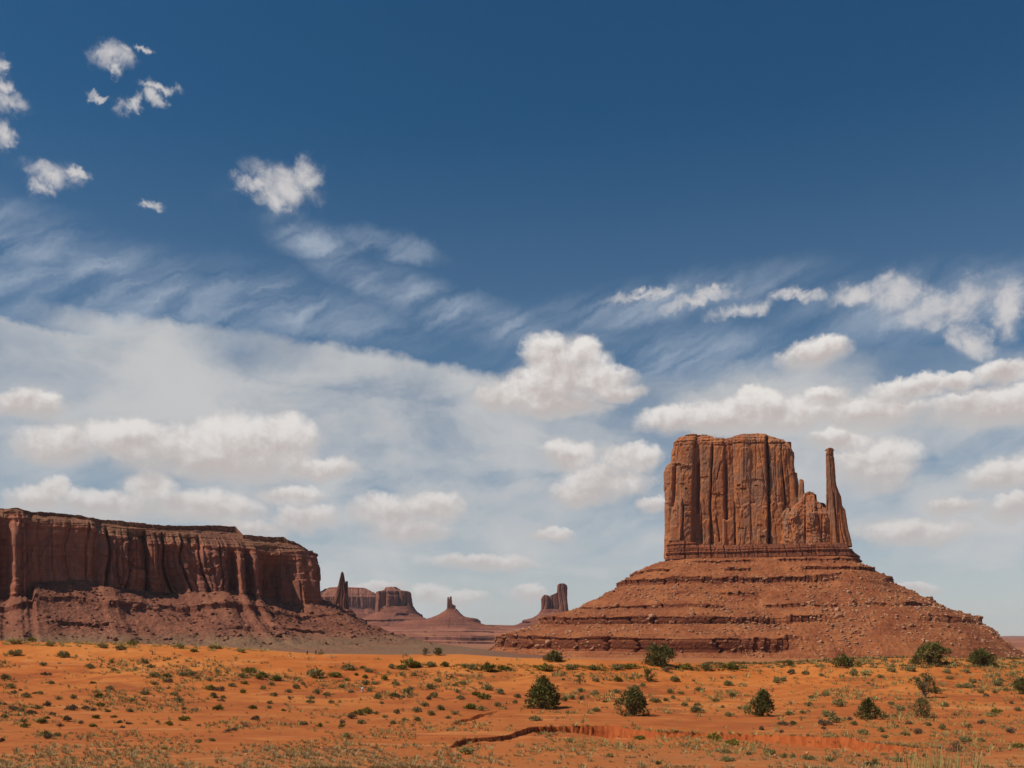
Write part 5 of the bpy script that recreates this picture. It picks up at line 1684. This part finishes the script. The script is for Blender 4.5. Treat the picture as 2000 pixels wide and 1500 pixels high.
tufts('ground_cover', spots(8800, lambda r: r.uniform(1262, 1490), lambda r: 3 + 8 * r.random() ** 1.8, 301, dn), M['sage'], 'small grey-green seedlings and tufts scattered over the sand', 302)
tufts('ground_cover', spots(2450, lambda r: r.uniform(1262, 1490), lambda r: 3 + 8 * r.random() ** 1.8, 303, dn), M['dry'], 'small dark dry tufts scattered over the sand', 304)
tufts('ground_cover', spots(4000, lambda r: r.uniform(1275, 1490), lambda r: 3 + 12 * r.random() ** 1.8, 305, lambda x, y: dn(x, y) * (0.4 + 0.6 * (x > 1100))), M['olive_straw'], 'small yellowish grass tufts scattered over the sand', 306)
tufts('dry_grass', spots(1900, lambda r: 1504 - 48 * r.random() ** 1.7, lambda r: r.uniform(7, 19), 307,
      lambda x, y: (0.9 if x < 980 else 0.25) * (0.2 + 0.8 * float(sstep(fbm(x / 70, y / 14, 0, 3, 93), -.2, .3)))), M['straw'], 'pale dry grass covering the near ground along the bottom', 308, (14, 26), .8)
tufts('dry_grass', [(X, D, Z, w) for (X, D, Z, w) in [(*hit(px, py, 40), wp * 44 / F) for px, py, wp in [(r.normal(1835, 55), r.uniform(1494, 1512), r.uniform(16, 34)) for _ in range(30)]]],
      M['olive_straw'], 'tall pale grass blades at the lower right corner', 309, (4, 10), 2.2)
# greenery behind the crest at both sides
tufts('ridge_scrub', spots(260, lambda r: r.uniform(1244, 1274), lambda r: r.uniform(6, 14), 310, lambda x, y: float(x < 520) * float(0 < y - np.interp(x, RIDGE[:, 0], RIDGE[:, 1]) < 9)), M['olive_straw'], 'yellow-green scrub along the left crest', 311, (14, 24), .55)
tufts('ridge_scrub', spots(800, lambda r: r.uniform(1282, 1306), lambda r: r.uniform(6, 16), 312, lambda x, y: float(x > 1380) * (0.4 + .6 * float(sstep(fbm(x / 40, y / 9, 0, 2, 95), -.2, .3)))), M['sage'], 'pale scrub belt at the foot of the butte', 313, (12, 22), .6)
tufts('ridge_scrub', spots(240, lambda r: r.uniform(1299, 1312), lambda r: r.uniform(6, 14), 314, lambda x, y: float(880 < x < 1460)), M['green'], 'green scrub belt just below the bare ridge sand', 315, (12, 22), .55)

# pale slabs of stone lying on the crest sand
r = np.random.default_rng(33)
sp = [(*hit(px, py), s) for px, py, s in [(r.uniform(520, 700), r.uniform(1281, 1287), r.uniform(.12, .45)) for _ in range(26)] + [(r.uniform(780, 1250), r.uniform(1283, 1300), r.uniform(.1, .3)) for _ in range(60)] +
      [(r.uniform(0, 2000), r.uniform(1300, 1480), r.uniform(.06, .15)) for _ in range(120)]]
v, f = rubble('stones', np.array([q[:3] for q in sp]), np.array([q[3] for q in sp]), M['pale_stone'], r)
tag(add('stones', v, f, M['pale_stone']), kind='stuff', label='small pale stones lying on the orange sand')


# ------------------------------------------------------------------ people
def person(px, py, hpx, label, top, legs, face, stride, bend=0.0, seed=0, loose=1.55):
    X, D, Z = hit(px, py)
    h = hpx * D / F
    k = h / 1.75
    root = empty('person', (X, D, Z))
    root.rotation_euler = (0, 0, face)
    tag(root, label, 'person')

    def skinned(name, verts, edges, rad, mat, rootv=0):
        me = bpy.data.meshes.new(name)
        me.from_pydata([tuple(np.array(q) * k) for q in verts], edges, [])
        o = bpy.data.objects.new(name, me)
        COL.objects.link(o)
        o.parent = root
        me.materials.append(mat)
        sk = o.modifiers.new('skin', 'SKIN')
        for i, q in enumerate(me.skin_vertices[0].data):
            q.radius = (rad[i] * k, rad[i] * k)
            q.use_root = (i == rootv)
        ss = o.modifiers.new('sub', 'SUBSURF')
        ss.levels = ss.render_levels = 1
        return o
    b = bend
    V = [(0, 0, .95), (0, -.02 - b * .2, 1.20), (0, -b * .5, 1.42), (0, -.01 - b * .55, 1.52), (0, -.03 - b * .6, 1.62), (0, -.03 - b * .62, 1.72),
         (.10, 0, .90), (.11, -stride, .50), (.11, -stride * 1.4 + .05, .07), (.11, -stride * 1.4 - .13, .04),
         (-.10, 0, .90), (-.11, stride * .6, .50), (-.11, stride * 1.5 + .05, .08), (-.11, stride * 1.5 - .12, .04),
         (.19, -b * .5, 1.40), (.24, .05 + stride * .4 - b * .4, 1.13), (.24, -.08 + stride * .5 - b * .6, .90), (.24, -.12 + stride * .5 - b * .6, .80),
         (-.19, -b * .5, 1.40), (-.24, .02 - stride * .4 - b * .4, 1.13), (-.24, -.12 - stride * .5 - b * .6, .90), (-.24, -.16 - stride * .5 - b * .6, .80)]
    E = [(0, 1), (1, 2), (2, 3), (3, 4), (4, 5), (0, 6), (6, 7), (7, 8), (8, 9), (0, 10), (10, 11), (11, 12), (12, 13), (2, 14), (14, 15), (15, 16), (16, 17), (2, 18), (18, 19), (19, 20), (20, 21)]
    Rr = [.14, .13, .13, .055, .10, .075, .085, .06, .042, .03, .085, .06, .042, .03, .06, .045, .035, .028, .06, .045, .035, .028]
    skinned('body', V, E, Rr, M['skin'])
    ti = [0, 1, 2, 14, 15, 18, 19]
    m_ = {q: i for i, q in enumerate(ti)}
    skinned('shirt', [V[i] for i in ti], [(m_[a], m_[c]) for a, c in E if a in m_ and c in m_], [Rr[i] * loose for i in ti], M[top])
    li = [0, 6, 7, 8, 10, 11, 12]
    m_ = {q: i for i, q in enumerate(li)}
    skinned('trousers', [V[i] for i in li], [(m_[a], m_[c]) for a, c in E if a in m_ and c in m_], [Rr[i] * loose for i in li], M[legs])
    hz = V[4]
    skinned('hair', [(hz[0], hz[1] + .035, hz[2]), (hz[0], hz[1] + .02, hz[2] + .06), (hz[0], hz[1], hz[2] + .095)], [(0, 1), (1, 2)], [.085, .092, .06], M['hair'])
    return root


person(600, 1279, 9, 'left walker on the ridge in dark clothes, stooping slightly', 'black_cloth', 'black_cloth', R(60), .08, .35)
person(617, 1279, 11, 'right walker on the ridge in black clothes, standing upright', 'black_cloth', 'blue_cloth', R(-80), .10)
person(708, 1353, 13, 'person in white clothes walking across the orange slope', 'white_cloth', 'white_cloth', R(100), .22, loose=2.3)


# ------------------------------------------------------------------ air
def haze():
    m = bpy.data.materials.new('haze')
    m.use_nodes = True
    t = NT(m.node_tree)
    v = t.n.new('ShaderNodeVolumePrincipled')
    v.inputs['Color'].default_value = (0.80, 0.86, 1.0, 1)
    v.inputs['Density'].default_value = HAZE
    v.inputs['Anisotropy'].default_value = 0.0
    out = t.n.new('ShaderNodeOutputMaterial')
    t.l.new(v.outputs[0], out.inputs['Volume'])
    x0, x1, y0, y1, z0, z1 = -34000, 34000, -400, 27500, -140, 420
    V = [(x, y, z) for z in (z0, z1) for y in (y0, y1) for x in (x0, x1)]
    Fc = np.array([(0, 2, 3, 1), (4, 5, 7, 6), (0, 1, 5, 4), (1, 3, 7, 5), (3, 2, 6, 7), (2, 0, 4, 6)])
    o = add('haze', V, Fc, m)
    tag(o, kind='stuff')


HAZE = 0.000014
if HAZE > 0:
    haze()
